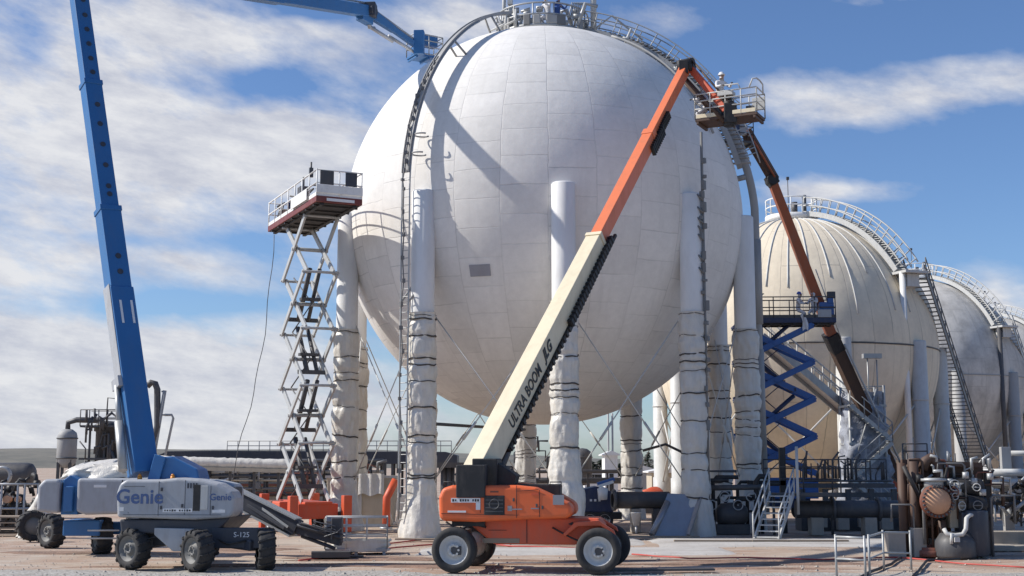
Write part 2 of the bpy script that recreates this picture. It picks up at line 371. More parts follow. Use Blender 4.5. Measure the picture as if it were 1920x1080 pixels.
def patch(px, py, rx, ry, mt):
    c_ = G(px, py); g = M(); n = 40; pts = []
    for f in (1, .75, .4):
        pts.append([V((c_.x + rx * f * math.cos(6.283 * j / n) * (1 + .35 * noise.noise(V((math.cos(6.283 * j / n) * 1.4, math.sin(6.283 * j / n) * 1.4, px)))), c_.y + ry * f * math.sin(6.283 * j / n) * (1 + .35 * noise.noise(V((math.cos(6.283 * j / n) * 1.4, 5 + math.sin(6.283 * j / n) * 1.4, px)))), 0)) for j in range(n + 1)])
    for r_ in pts:
        for p in r_: p.z = gz(p.x, p.y) + (-.03 if r_ is pts[0] else .018)
    g.grid(pts); g.add([c_ + V((0, 0, gz(c_.x, c_.y) + .02))] + pts[2][:-1], [(0, j + 1, (j + 1) % n + 1) for j in range(n)], True); return g
g = M()
for a_ in ((690, 1046, 2.6, .9), (840, 1062, 2.2, .5), (470, 1030, 1.8, .8), (1010, 1024, 2.5, .7), (1440, 1056, 3, .45), (120, 1036, 2.2, .6), (1100, 1058, 7, .13), (1250, 1052, 6, .12), (420, 1062, 5, .14), (600, 1058, 4.5, .13), (760, 1050, 4, .12), (1350, 1066, 4, .2)):
    q_ = patch(*a_, None); o_ = len(g.v); g.v += q_.v; g.f += [[i + o_ for i in f] for f in q_.f]; g.s += q_.s
struct("dirt_patches", g, SOIL)
# far scrub ridge
g = M(); rows = []
for j in range(7):
    row = []
    for i in range(90):
        x = -1500 + 3000 * i / 89; f = j / 6
        h = (17 + 3.0 * noise.noise(V((x * .004, 2, 0)))) * (1 if x < -150 else max(.25, 1 - (x + 150) / 500)) + 1.5 * noise.noise(V((x * .02, 1, 0)))
        row.append(V((x, 900 + 260 * f, -1 + h * math.sin(math.pi / 2 * f) ** .8)))
    rows.append(row)
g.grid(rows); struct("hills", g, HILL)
# ------------------------------------------------------------------ storage spheres
SPH = sphere_mat("white_sphere_coating", (.84, .815, .775), (.70, .68, .645), (.56, .545, .52), 14.24, 9.5, 1.22, 2.0, .36, (.42, .40, .37), .026)
SPHB = sphere_mat("beige_sphere_cladding", (.80, .70, .54), (.71, .62, .48), (.34, .30, .24), 10.3, 9.3, 9.0, 1.46, .5, (.34, .30, .24), .045)
SPHC = sphere_mat("stained_grey_sphere_cladding", (.64, .61, .56), (.55, .53, .49), (.33, .32, .29), 10.4, 9.3, 2.4, 3.0, 1.0, (.22, .21, .195), .025)
def sph(c, az, el, r):
    "point over a sphere: azimuth from the camera side towards the right, elevation, radius"
    a, e = R(az), R(el)
    return V(c) + V((math.sin(a) * math.cos(e), -math.cos(a) * math.cos(e), math.sin(e))) * r
def rails_on(m, pts, h, r=.025, n=3, post_every=1, up=(0, 0, 1)):
    up = V(up)
    for k in range(n): m.tube([p + up * h * (k + 1) / n for p in pts], r, 6)
    for i in range(0, len(pts), post_every): m.tube([pts[i], pts[i] + up * h], r, 6)
C1 = V((1.4926, 60, 14.2425)); R1 = 9.5
s1 = thing("storage_sphere", "largest white spherical gas tank on wrapped legs, freshly sprayed, in the middle", "storage tank", (C1.x, C1.y, 0))
m = M(); m.ell(C1, (R1, R1, R1), 128, 80); shell = part(s1, "shell", m, SPH)
# legs: smooth sleeve above, plastic wrap roped on below
ANG = [3.6, 39.8, 75.6, 111.0, 149.0, 184.5, -140.4, -104.6, -70.5, -33.2]
TOPW = [9.4, 9.2, 9.0, 8.8, 8.8, 8.6, 8.8, 8.6, 8.9, 9.1]
BC = []
for i, (a, zt) in enumerate(zip(ANG, TOPW)):
    bx, by = C1.x + R1 * math.sin(R(a)), C1.y - R1 * math.cos(R(a)); BC.append(V((bx, by, 0)))
    m = M(); m.lathe([(0, C1.z + .02), (.44, C1.z + .02), (.49, C1.z - .04), (.49, zt - .2), (.49, 0), (0, 0)], (bx, by, 0), (0, 0, 1), 28)
    leg = part(s1, "leg", m, COAT)
    rs = random.Random(40 + i); ropez = []; z = zt - .1
    while z > 1.5:
        ropez.append(z); z -= rs.choice((.18, .35, .7, .95, 1.15, 1.3))
    full = 3.0 if i == 0 else 1.6
    wr = M(); rows = []; nz = 150 if i in (0, 1, 2, 8, 9) else 80; nu = 72
    for k in range(nz + 1):
        z = zt * k / nz; pin = min([abs(z - q) for q in ropez] or [9])
        fl = .30 * max(0, 1 - z / full) ** .8 if i in (0, 9, 8) else .16 * max(0, 1 - z / 1.6)
        row = []
        for j in range(nu + 1):
            th = 2 * math.pi * (j % nu) / nu; p = V((math.cos(th) * 1.2, math.sin(th) * 1.2, z * 1.1 + i * 20))
            bul = .055 * min(1, pin / .22) * (1 + noise.noise(p * .8) * 1.2)
            q = V((p.x * 2.2, p.y * 2.2, p.z * .55))
            lump = .045 * noise.noise(p * 1.5) + .07 * abs(noise.noise(q)) + .05 * abs(noise.noise(V((p.x * 3 + z * 1.6, p.y * 3, z * 2.2)))) - .02 + .012 * noise.noise(p * 7) + (.10 * noise.noise(q * 1.3) * max(0, 1 - z / 2.2))
            rad = .525 + bul + fl + max(-.02, lump) + (.06 * noise.noise(V((p.x, p.y, z * .5))) if i in (7,) else 0)
            row.append(V((bx + rad * math.cos(th), by + rad * math.sin(th), z - (.0 if k else .02))))
        rows.append(row)
    wr.grid(rows); part(leg, "plastic_wrap", wr, WRAP if i in (0, 7, 8, 9) else WRAPG)
    for q in ropez:
        rp = M(); tl = rs.uniform(-.09, .09); pts = []
        for j in range(25):
            th = 2 * math.pi * j / 24
            pts.append(V((bx + .565 * math.cos(th), by + .565 * math.sin(th), q + tl * math.sin(th + rs.random() * .2 + i) + .02 * math.sin(5 * th + q))))
        rp.tube(pts, rs.choice((.014, .02, .032)), 5, False); part(leg, "rope", rp, ROPE)
# cross rods between neighbouring legs
for i in range(10):
    a, b_ = BC[i], BC[(i + 1) % 10]; inw = (V((C1.x, C1.y, 0)) - (a + b_) / 2).normalized() * .25
    for p, q in ((a, b_), (b_, a)):
        m = M(); lo = p + inw + V((0, 0, 1.6)); hi = q + inw + V((0, 0, 9.6)); m.tube([lo, hi], .026, 6)
        mid = lo + (hi - lo) * .33; d = (hi - lo).normalized(); m.tube([mid - d * .45, mid + d * .45], .055, 6)
        part(s1, "tie_rod", m, LSTEEL)
m = M(); m.tube([BC[9] + V((.3, .3, 4.55)), BC[5] + V((0, -.3, 4.75))], .07, 8); part(s1, "cross_beam", m, DSTEEL)
m = M(); p = A(1205, 845, 66); q = A(1248, 833, 66); m.tube([p, q, q + V((1.2, -.3, -.6))], .07, 8); part(s1, "cross_beam", m, DSTEEL)
# caged ladder and tray up the left side
def meridian(az, e0, e1, r, n): return [sph(C1, az, e0 + (e1 - e0) * i / n, r) for i in range(n + 1)]
azl = -35.4; rl = R1 + .72
lad = M(); foot = sph(C1, azl, 0, rl)
tang = V((math.cos(R(azl)), math.sin(R(azl)), 0)); nrm = V((math.sin(R(azl)), -math.cos(R(azl)), 0))
path = [V((foot.x, foot.y, .7 + (foot.z - .7) * i / 14)) for i in range(14)] + meridian(azl, 0, 58, rl, 26)
for sgn in (-1, 1): lad.tube([p + tang * sgn * .21 for p in path], .035, 6)
for i in range(len(path) - 1):
    L = (path[i + 1] - path[i]).length; k = max(1, int(L / .3))
    for j in range(k):
        p = path[i].lerp(path[i + 1], j / k); lad.tube([p - tang * .21, p + tang * .21], .018, 5, False)
part(s1, "ladder", lad, STEEL)
tr = M(); up = meridian(azl, 4, 74, rl + .05, 36)
for i in range(36):
    radial = (up[i] - C1).normalized(); tr.bar(up[i], up[i + 1], .36, .04, radial)
    for sgn in (-1, 1): tr.bar(up[i] + tang * sgn * .17, up[i + 1] + tang * sgn * .17, .03, .14, radial)
part(s1, "cable_tray", tr, GREYL)
hs = M(); rs = random.Random(3)
hp = [p + nrm * .16 + tang * (.08 * rs.uniform(-1, 1)) + V((0, 0, 0)) for p in path[:32]]; hs.tube(hp, .03, 6)
for i in range(1, 31):
    p = hp[i]; hs.box(p, (.09 + rs.random() * .07, .09, .10 + rs.random() * .10), rs.random())
part(s1, "hose_bundle", hs, MIDG)
for e in (-20, 9, 14, 45, 64):
    m = M(); p = sph(C1, azl, e, rl) if e > 0 else V((foot.x, foot.y, 9.5))
    q = sph(C1, azl, e, R1 - .05); c = (p + q) / 2
    if e in (9, 14): m.ring(sph(C1, azl + 2.2, e, R1 + .45), .34, .035, V((0, 0, 1)), 14, 40, 300)
    else: m.tube([p + tang * .2, q + tang * .45], .05, 6); m.tube([p - tang * .2, q - tang * .1], .05, 6)
    part(s1, "bracket", m, GREYL)
# long thin pipe beside the right front leg
m = M(); x, y = A(1322, 600, 52.4).x, 52.4
m.tube([(x, y, .2), (x, y, 16.9)], .06, 8); rs = random.Random(5)
z = 2.0
while z < 16:
    if z > 8 or rs.random() < .4: m.box((x + rs.uniform(-.09, .09), y - .05, z), (.16, .16, .10 + rs.random() * .35), rs.random())
    if 11 < z < 14.5: m.tube([(x - .25, y - .1, z), (x, y - .1, z - .25)], .05, 6)
    z += rs.uniform(.35, .9)
part(s1, "riser_pipe", m, MIDG, label="thin dark riser pipe with clamps beside the right front leg")
# large grey pipe bending over the right side
m = M(); px_ = A(1421, 600, 59)
pts = [V((px_.x + .12, 59, .6)), V((px_.x, 59, 9)), V((px_.x, 59, 13.6))] + meridian(84.5, 4, 62, R1 + .62, 22); m.tube(pts, .19, 12)
m.tube([V((px_.x, 59, 9.4)), V((px_.x, 59, 13.4))], .25, 12); m.tube([V((px_.x + .02, 59, 3.5)), V((px_.x + .02, 59, 8.2))], .23, 12)
m.tube([sph(C1, 84.5, 13, R1 + .6), sph(C1, 84.5, 13, R1 - .1)], .14, 8); part(s1, "riser_pipe", m, GREYL, label="thick grey riser pipe bending over the right side")
# stair along the right shoulder
st = M(); hr = M(); n = 46; az_s = 74
wid = V((math.cos(R(az_s)), math.sin(R(az_s)), 0)) * .45
base = [sph(C1, az_s, 80 - 66 * i / n, R1 + .22) for i in range(n + 1)]
for i in range(n):
    r_ = (base[i] - C1).normalized()
    st.box((base[i] + base[i + 1]) / 2 + r_ * .12, (.26, .9, .04), R(az_s + 0))
for sgn in (-1, 1):
    q = [p + wid * sgn for p in base]
    for i in range(n): st.bar(q[i], q[i + 1], .05, .26, (q[i] - C1).normalized())
    for k, o in enumerate((.5, .95)):
        hr.tube([p + (p - C1).normalized() * o for p in q], .03, 6)
    for i in range(0, n + 1, 4): hr.tube([q[i], q[i] + (q[i] - C1).normalized() * .95], .028, 6)
sto = part(s1, "stairway", st, GREYL); part(sto, "handrail", hr, STEEL)
for az_, e in ((60, 62), (62, 44)):
    m = M(); p = sph(C1, az_, e, R1 + .25); m.tube([sph(C1, az_, e, R1 - .05), p + V((.2, 0, .5))], .07, 6); m.ring(p, .2, .04, p - C1, 12); part(s1, "bracket", m, LSTEEL)
m = M(); m.tube(meridian(56, 66, 20, R1 + .12, 20), .06, 6); m.tube(meridian(59, 62, 30, R1 + .12, 16), .05, 6); part(s1, "conduit", m, GREYL)
# deck and fittings on the crown
top = C1 + V((0, 0, R1))
m = M(); m.lathe([(1.2, -.05), (2.3, -.05), (2.3, .08), (1.2, .08)], top + V((0, 0, -.16)), (0, 0, 1), 28, True); dk = part(s1, "crown_deck", m, STEEL)
m = M()
for i in range(14):
    a = R(i * 360 / 14); p = top + V((2.25 * math.cos(a), 2.25 * math.sin(a), -.15)); m.tube([p, p + V((0, 0, 1.1))], .04, 6)
for z in (.4, .95): m.ring(top + V((0, 0, z)), 2.25, .045, n=28)
part(dk, "handrail", m, STEEL)
rs = random.Random(8)
for i in (1, 3, 4, 5, 6, 8, 9):
    a = R(202 + i * 15 + 3 * (i % 2)); m = M(); p = top + V((2.28 * math.cos(a), 2.28 * math.sin(a), .12)); m.box(p, (.1, .42 + rs.uniform(-.08, .12), .58 + rs.uniform(-.2, .06)), a); part(dk, "cover_panel", m, MIDG if i % 3 == 0 else GREYL, .05)
m = M(); p = A(1113, 50, 59.0); m.tube([p + V((0, 0, -.4)), p + V((0, 0, 3.4))], .15, 10); m.tube([p + V((0, 0, -.4)), p + V((.2, 0, 0)), p + V((.9, 0, .55)), p + V((2.4, .2, -.6))], .05, 6); part(dk, "davit_post", m, LSTEEL)
m = M(); p = A(945, 50, 59.2); m.tube([p + V((0, 0, -.5)), p + V((0, 0, 3))], .09, 8)
for k in range(7): m.box(p + V((.3, 0, k * .42)), (.24, .24, .3), k)
m.tube([p + V((.3, 0, -.2)), p + V((.3, 0, 3))], .05, 6); part(dk, "davit_post", m, LSTEEL)
m = M()
for k in range(30):
    p = top + V((rs.uniform(-2.2, 2.2), rs.uniform(-2.0, 1.2), -.1)); q = p + V((rs.uniform(-.4, .4), 0, rs.uniform(.5, 1.3))); m.tube([p, q, q + V((rs.uniform(-.6, .6), rs.uniform(-.3, .3), rs.uniform(-.2, .2)))], rs.uniform(.04, .1), 8)
    if k % 2: m.cyl(q - V((.16, 0, 0)), q + V((.16, 0, 0)), .14)
for k in range(7):
    p = top + V((1.2 + .09 * k, -1.5, .3)); m.tube([p, p + V((.2, 0, .9)), p + V((.6, 0, .8))], .035, 6)
m.bar(top + V((-.9, -1, 1.75)), top + V((1.9, -1, 1.95)), .2, .16); part(dk, "valve_cluster", m, STEEL)
for a in (-50, -35, -62):
    m = M(); p = sph(C1, a, 76, R1 + .1); m.tube([p, p + V((rnd(-.2, .2), 0, .9))], .07, 6); m.tube([p + V((-.5, 0, .1)), p + V((.5, 0, .6))], .05, 6); part(dk, "brace", m, LSTEEL)
m = M(); p0, p1, p2, p3 = [sph(C1, a, e, R1 + .03) for a, e in ((-21.4, -19.6), (-15.6, -19.6), (-15.6, -22.6), (-21.4, -22.6))]
q = [sph(C1, a, e, R1 - .04) for a, e in ((-21.4, -19.6), (-15.6, -19.6), (-15.6, -22.6), (-21.4, -22.6))]
m.add([p0, p1, p2, p3] + q, [(0, 3, 2, 1), (0, 1, 5, 4), (1, 2, 6, 5), (2, 3, 7, 6), (3, 0, 4, 7), (4, 5, 6, 7)]); part(s1, "plate", m, PLATE)

def old_sphere(name, label, c, rad, mat, off, azs, el_end, ribs, legm, grp):
    s = thing(name, label, "storage tank", (c[0], c[1], 0), group=grp); c = V(c)
    m = M(); m.ell(c, (rad, rad, rad), 96, 64); part(s, "shell", m, mat)
    m = M(); m.ring(c, rad + .02, .05, n=72); part(s, "girth_band", m, DSTEEL if ribs else legm)
    if ribs:
        for k in range(40):
            a = k * 9 + 3; rs = random.Random(k); e1 = rs.uniform(8, 30)
            m = M(); m.tube([sph(c, a, 84 - (84 - e1) * i / 14, rad + .01) for i in range(15)], .055, 5); part(s, "seam_rib", m, LSTEEL)
    for k in range(10):
        a = off + 36 * k; p = c + V((rad * math.sin(R(a)), -rad * math.cos(R(a)), 0))
        m = M(); m.lathe([(0, c.z + .3), (.46, c.z + .3), (.5, c.z + .2), (.5, 2.0), (.56, 2.0), (.56, 0), (0, 0)], (p.x, p.y, 0), (0, 0, 1), 20)
        m.ring((p.x, p.y, c.z - 3.4), .5, .05, n=20); part(s, "leg", m, legm)
    for k in range(10):
        a, b_ = [c + V((rad * math.sin(R(off + 36 * q)), -rad * math.cos(R(off + 36 * q)), 0)) for q in (k, k + 1)]
        m = M(); m.tube([V((a.x, a.y, 1.2)), V((b_.x, b_.y, 7))], .06, 5); m.tube([V((b_.x, b_.y, 1.2)), V((a.x, a.y, 7))], .06, 5); part(s, "tie_rod", m, LSTEEL)
    tp = c + V((0, 0, rad))
    m = M(); m.lathe([(0, .0), (1.8, -.1), (1.8, .3), (0, .3)], tp, (0, 0, 1), 24); dk = part(s, "crown_deck", m, WHITE)
    m = M()
    for i in range(14):
        a = R(i * 360 / 14); p = tp + V((1.75 * math.cos(a), 1.75 * math.sin(a), .3)); m.tube([p, p + V((0, 0, 1.1))], .04, 6)
    for z in (.85, 1.4): m.ring(tp + V((0, 0, z)), 1.75, .045, n=24)
    part(dk, "handrail", m, WHITE)
    m = M(); m.tube([tp + V((-.3, -.5, .3)), tp + V((-.3, -.5, 3))], .03, 5); m.cyl(tp + V((.1, -.6, .3)), tp + V((.1, -.6, 1.2)), .2); m.cyl(tp + V((.8, -.6, .3)), tp + V((.8, -.6, 1.7)), .12)
    m.box(tp + V((-.3, -.5, 2.9)), (.18, .18, .2)); part(dk, "vent", m, DSTEEL)
    # curved stair over the shoulder
    n = 40; base = [sph(c, azs + (10 if i < 0 else 0), 82 - (82 - el_end) * i / n, rad + .35) for i in range(n + 1)]
    wid = V((math.cos(R(azs)), math.sin(R(azs)), 0)) * .5; st = M(); hr = M()
    for i in range(n): st.box((base[i] + base[i + 1]) / 2, (.3, 1, .05), R(azs))
    for sgn in (-1, 1):
        q = [p + wid * sgn for p in base]
        for i in range(n): st.bar(q[i], q[i + 1], .07, .34, (q[i] - c).normalized())
        for h in (.55, 1.1): hr.tube([p + (p - c).normalized() * h for p in q], .05, 6)
        for i in range(0, n + 1, 3): hr.tube([q[i], q[i] + (q[i] - c).normalized() * 1.1], .04, 6)
    so_ = part(s, "stairway", st, LSTEEL); part(so_, "handrail", hr, LSTEEL)
    # landing, its post, and the straight flight to the ground
    L = base[-1] + V((.4, -.4, -.2)); m = M(); m.box(L, (1.7, 1.7, .16), R(20)); m.box(L + V((0, 0, -.5)), (.9, .9, .8), R(20)); ld = part(s, "landing", m, LSTEEL)
    m = M(); hp = L + V((-.55, -.5, 0)); m.tube([V((hp.x, hp.y, 0)), hp], .19, 10); m.tube([hp + V((0, 0, -.6)), hp + V((.6, .3, -.1))], .09, 8); part(ld, "post", m, WHITE if ribs else DSTEEL)
    return s, L
def flight(s, a, b_, w=.9, mt=STEEL):
    a, b_ = V(a), V(b_); d = b_ - a; h = V((d.x, d.y, 0)).normalized(); sd = V((h.y, -h.x, 0)); st = M(); hr = M(); k = int(abs(d.z) / .24); ang = math.atan2(h.y, h.x)
    for i in range(k + 1): st.box(a + d * (i / k), (.28, w, .05), ang)
    for sgn in (-1, 1):
        o = sd * sgn * w / 2; st.bar(a + o, b_ + o, .07, .3)
        for z in (.5, 1.05): hr.tube([a + o + V((0, 0, z)), b_ + o + V((0, 0, z))], .04, 6)
        for i in range(0, k + 1, 3): hr.tube([a + o + d * (i / k), a + o + d * (i / k) + V((0, 0, 1.05))], .035, 6)
        for i in range(0, k - 3, 3):
            hr.tube([a + o + d * (i / k), a + o + d * ((i + 3) / k) + V((0, 0, 1.05))], .025, 5)
    so_ = part(s, "stair_flight", st, mt); part(so_, "handrail", hr, mt)
GRP = "older spherical tanks in the row behind"
s2, L2 = old_sphere("storage_sphere", "beige spherical tank with pale vertical seam ribs, behind the blue scissor lift", (19.35, 86, 10.25), 9.3, SPHB, 5, 40, 30, True, LSTEEL, GRP)
flight(s2, L2 + V((.6, .6, 0)), (34.6, 93, .3), 1.4, MIDG)
s3, L3 = old_sphere("storage_sphere", "stained grey spherical tank third in the row, with a dark landing post at its right", (37.27, 116, 10.4), 9.3, SPHC, 2, 33, 27, False, GREYL, GRP)
flight(s3, L3 + V((.6, .6, 0)), (53.5, 124, .3))
s4, L4 = old_sphere("storage_sphere", "furthest grey spherical tank in the row, mostly hidden at the right edge", (55.2, 146, 10.5), 9.3, SPHC, 10, 33, 27, False, GREYL, GRP)
# ------------------------------------------------------------------ lifts
def wheel(par, c, axis, r, w, rimm=RIM, lugs=0, tyrem=None):
    c = V(c); ax = V(axis).normalized(); h = w / 2
    m = M()
    m.lathe([(0, h * .45), (.13 * r, h * .5), (.15 * r, h * .78), (.28 * r, h * .76), (.30 * r, h * .42), (.50 * r, h * .36), (.60 * r, h * .8), (.655 * r, h * .86), (.66 * r, -h * .7), (0, -h * .7)], c, ax, 32)
    for k in range(8):
        ref = V((0, 0, 1)); a = ax.cross(ref).normalized(); b = ax.cross(a); th = k * math.pi / 4
        p = c + (a * math.cos(th) + b * math.sin(th)) * r * .22; m.cyl(p + ax * h * .7, p + ax * h * .86, .025 * r / .5, n=6)
    wh = part(par, "wheel", m, rimm)
    m = M(); m.lathe([(.62 * r, h * .80), (.66 * r, h * .95), (.82 * r, h), (.93 * r, h * .9), (.975 * r, h * .72), (.985 * r, 0), (.975 * r, -h * .72), (.93 * r, -h * .9), (.82 * r, -h), (.6 * r, -h * .9)], c, ax, 48)
    if lugs:
        ref = V((0, 0, 1)); a = ax.cross(ref).normalized(); b = ax.cross(a)
        for k in range(lugs):
            for sgn in (-1, 1):
                t0 = (k + (.5 if sgn > 0 else 0)) * 2 * math.pi / lugs; t1 = t0 + sgn * 1.6 / lugs
                p = c + (a * math.cos(t0) + b * math.sin(t0)) * r * .965 + ax * sgn * h * .93
                q = c + (a * math.cos(t1) + b * math.sin(t1)) * r * .99 + ax * sgn * h * .05
                m.bar(p, q, .045 * r / .5, .05 * r / .5, (p - c) - ax * (p - c).dot(ax))
                p2 = c + (a * math.cos(t0) + b * math.sin(t0)) * r * .84 + ax * sgn * h * .99; m.bar(p2, p, .05, .05, (a * -math.sin(t0) + b * math.cos(t0)))
    part(wh, "tyre", m, tyrem or TYRE)
    return wh
def basket(par, c, yaw, L, W, floorm, railm, panels=(), name="basket", H=1.1, boxm=None):
    mt = Matrix.Translation(V(c)) @ Matrix.Rotation(yaw, 4, 'Z')
    m = M(); m.box((0, 0, .06), (L, W, .12)); 
    for x in (-L / 2 + .1, 0, L / 2 - .1): m.box((x, 0, -.06), (.1, W, .11))
    m.xf(mt); bk = part(par, name, m, floorm, .015)
    m = M(); k = max(2, int(L / .6)); kw = max(1, int(W / .6))
    for z in (.5, .82, H):
        for s in (-1, 1):
            m.tube([(-L / 2, s * W / 2, z), (L / 2, s * W / 2, z)], .028, 6); m.tube([(s * L / 2, -W / 2, z), (s * L / 2, W / 2, z)], .028, 6)
    for i in range(k + 1):
        for s in (-1, 1): m.tube([(-L / 2 + L * i / k, s * W / 2, .1), (-L / 2 + L * i / k, s * W / 2, H)], .026, 6)
    for i in range(kw + 1):
        for s in (-1, 1): m.tube([(s * L / 2, -W / 2 + W * i / kw, .1), (s * L / 2, -W / 2 + W * i / kw, H)], .026, 6)
    m.xf(mt); part(bk, "guard_rail", m, railm)
    for (x, y, z, sx, sy, sz, pm) in panels:
        m = M(); m.box((x, y, z), (sx, sy, sz)); m.xf(mt); part(bk, "control_box" if sx > .15 and sy > .15 else "panel", m, pm, .02)
    return bk, mt
def chain(par, a, b, side, up, w, h, mt=BLACK, n=40):
    "flat cable carrier with ribs from a to b"
    m = M(); a, b = V(a), V(b); m.bar(a, b, w * .7, h * .8, up)
    for i in range(n):
        p = a + (b - a) * ((i + .2) / n); q = a + (b - a) * ((i + .62) / n); m.bar(p, q, w, h, up)
    part(par, "cable_track", m, mt)

# ---- orange boom lift in front
jl = thing("boom_lift", "orange boom lift with long cream lower boom, parked in front of the white sphere", "boom lift", (.20, 35.6, 0), R(-7), "telescopic boom lifts", local=True)
JM = Matrix.Translation((.20, 35.6, 0)) @ Matrix.Rotation(R(-7), 4, 'Z'); JI = JM.inverted()
def jw(p): return JI @ V(p)
m = M(); m.prism([(-1.55, 1.40), (-.72, .74), (1.52, .74), (1.75, 1.0), (2.28, 1.22), (2.12, 1.44), (.4, 1.48), (-1.4, 1.48)], -.78, .78); part(jl, "chassis", m, ORANGE2, .05)
m = M()
for x in (-1.55, 2.28):
    m = M(); m.bar((x, -1.3, .6), (x, 1.3, .6), .26, .24); m.box((x, 0, .85), (.3, 1.0, .5)); part(jl, "axle", m, DSTEEL, .03)
m = M(); m.prism([(1.3, 1.05), (1.62, 1.36), (2.25, 1.4), (2.66, 1.14), (2.7, 1.02), (2.3, 1.26), (1.7, 1.25), (1.36, .98)], -1.05, -.77); part(jl, "mudguard", m, ORANGE2, .02); m = M(); m.prism([(1.3, 1.05), (1.62, 1.36), (2.25, 1.4), (2.66, 1.14), (2.7, 1.02), (2.3, 1.26), (1.7, 1.25), (1.36, .98)], .77, 1.05); part(jl, "mudguard", m, ORANGE2, .02)
for x, y in ((-1.62, -1.12), (2.25, -1.12), (-1.45, 1.35), (2.42, 1.35)):
    wheel(jl, (x, y, .615), (0, -1 if y < 0 else 1, 0), .615, .46, RIM, 0)
m = M(); m.cyl((0.1, 0, 1.46), (.1, 0, 1.62), .75, n=32); m.box((-1.55, -.7, 1.38), (.9, .5, .3)); part(jl, "turntable_bearing", m, BLACK)
hood = [(x * .965 - .03, z - .09) for x, z in [(-2.36, 1.52), (-2.38, 2.1), (-2.28, 2.34), (-2.0, 2.42), (-.2, 2.42), (.35, 2.36), (.85, 2.14), (1.25, 1.97), (1.36, 1.88), (1.38, 1.62), (1.2, 1.55), (.2, 1.52), (-1.3, 1.44), (-2.2, 1.46)]]
m = M(); m.prism(hood, -1.22, -.35); hd = part(jl, "engine_hood", m, ORANGE, .11, seg=4)
m = M(); m.prism([(x, z + .05 if z > 2 else z) for x, z in hood], .35, 1.22); part(jl, "engine_hood", m, ORANGE, .11, seg=4)
m = M(); m.box((-.6, 0, 1.95), (3.0, .68, .8)); part(jl, "turret_frame", m, BLACK, .03)
m = M(); m.box((-.80, -1.222, 1.80), (.56, .03, .52)); gr = part(hd, "grille", m, BLACK, .02)
m = M()
for k in range(4): m.box((-.80, -1.24, 1.64 + k * .1), (.48, .012, .03))
m.ring((-.80, -1.24, 1.83), .13, .018, (0, 1, 0), 16); part(gr, "louvre", m, DSTEEL)
for (x, z, w, h, mt) in ((-1.58, 1.93, .80, .12, INKW), (-1.82, 1.63, .5, .05, INKW), (-1.24, 1.78, .12, .2, INKW), (-.38, 1.72, .12, .14, PLATE), (-.8, 2.16, .22, .04, RUST), (.93, 1.95, .3, .26, PLATE), (-.2, 1.7, .3, .03, PLATE), (.3, 1.72, .22, .03, PLATE), (.3, 2.1, .2, .05, ORANGE2)):
    m = M(); m.box((x, -1.224, z), (w, .012, h)); part(hd, "sticker", m, mt)
m = M(); rs = random.Random(2)
for k in range(11):
    if k not in (2, 7): m.box((-1.92 + k * .068, -1.2315, 1.93), (.03 + .02 * rs.random(), .006, .05 + .02 * rs.random()))
part(hd, "lettering", m, INKK)
for (x, z, w, h) in ((-1.35, 1.34, .3, .07),): 
    m = M(); m.box((x, -.786, z), (w, .012, h)); part(jl, "sticker", m, YELL)
m = M(); m.add([(1.42, -.785, 1.30), (1.55, -.785, 1.36), (1.55, -.785, 1.32), (1.68, -.785, 1.32), (1.68, -.785, 1.28), (1.55, -.785, 1.28), (1.55, -.785, 1.24)], [(0, 6, 5, 4, 3, 2, 1)]); part(jl, "arrow_decal", m, INKK)
m = M(); m.add([(1.74, -.785, 1.26), (1.86, -.785, 1.26), (1.86, -.785, 1.32), (1.74, -.785, 1.32)], [(0, 1, 2, 3)]); part(jl, "sticker", m, INKW)
m = M(); m.box((-.4, -.786, .84), (1.0, .012, .13)); part(jl, "tread_plate", m, TIMBER)
for (x, z, w, h, rot) in ((-.2, 1.9, .014, .86, 0), (.42, 1.85, .014, .72, 0), (-1.18, 1.95, .012, .7, 0), (-1.2, 1.56, 2.1, .012, 1), (.1, 2.2, .6, .012, -4)):
    m = M(); m.box((x, -1.221, z), (w, .012, h), rot=Matrix.Rotation(R(rot), 3, 'Y')); part(hd, "panel_gap", m, BLACK)
for x, z in ((-.28, 1.95), (.34, 1.8), (-1.1, 2.1), (.5, 1.75)):
    m = M(); m.box((x, -1.23, z), (.05, .03, .09)); part(hd, "latch", m, DSTEEL, .008)
m = M(); m.tube([(-1.9, -.9, 1.34), (-1.5, -.95, 1.1), (-1.2, -.9, 1.3), (-.8, -.85, 1.2)], .03, 6); m.tube([(1.0, -.82, 1.2), (1.5, -.95, .95), (2.0, -1.0, .75)], .025, 6); m.tube([(-1.5, -.8, 1.2), (-1.75, -1.0, .8)], .025, 6); part(jl, "hydraulic_hose", m, BLACK)
m = M(); m.box((.3, -.795, 1.1), (.014, .012, .62)); m.box((-.5, -.795, 1.12), (.5, .012, .01)); part(jl, "panel_gap", m, BLACK)
for x, y in ((.7, -1.15), (-2.2, -1.1)):
    m = M(); m.tube([(x, y, 2.3), (x, y, 2.42), (x + .3, y, 2.42), (x + .3, y, 2.28)], .02, 6); part(jl, "grab_handle", m, BLACK)
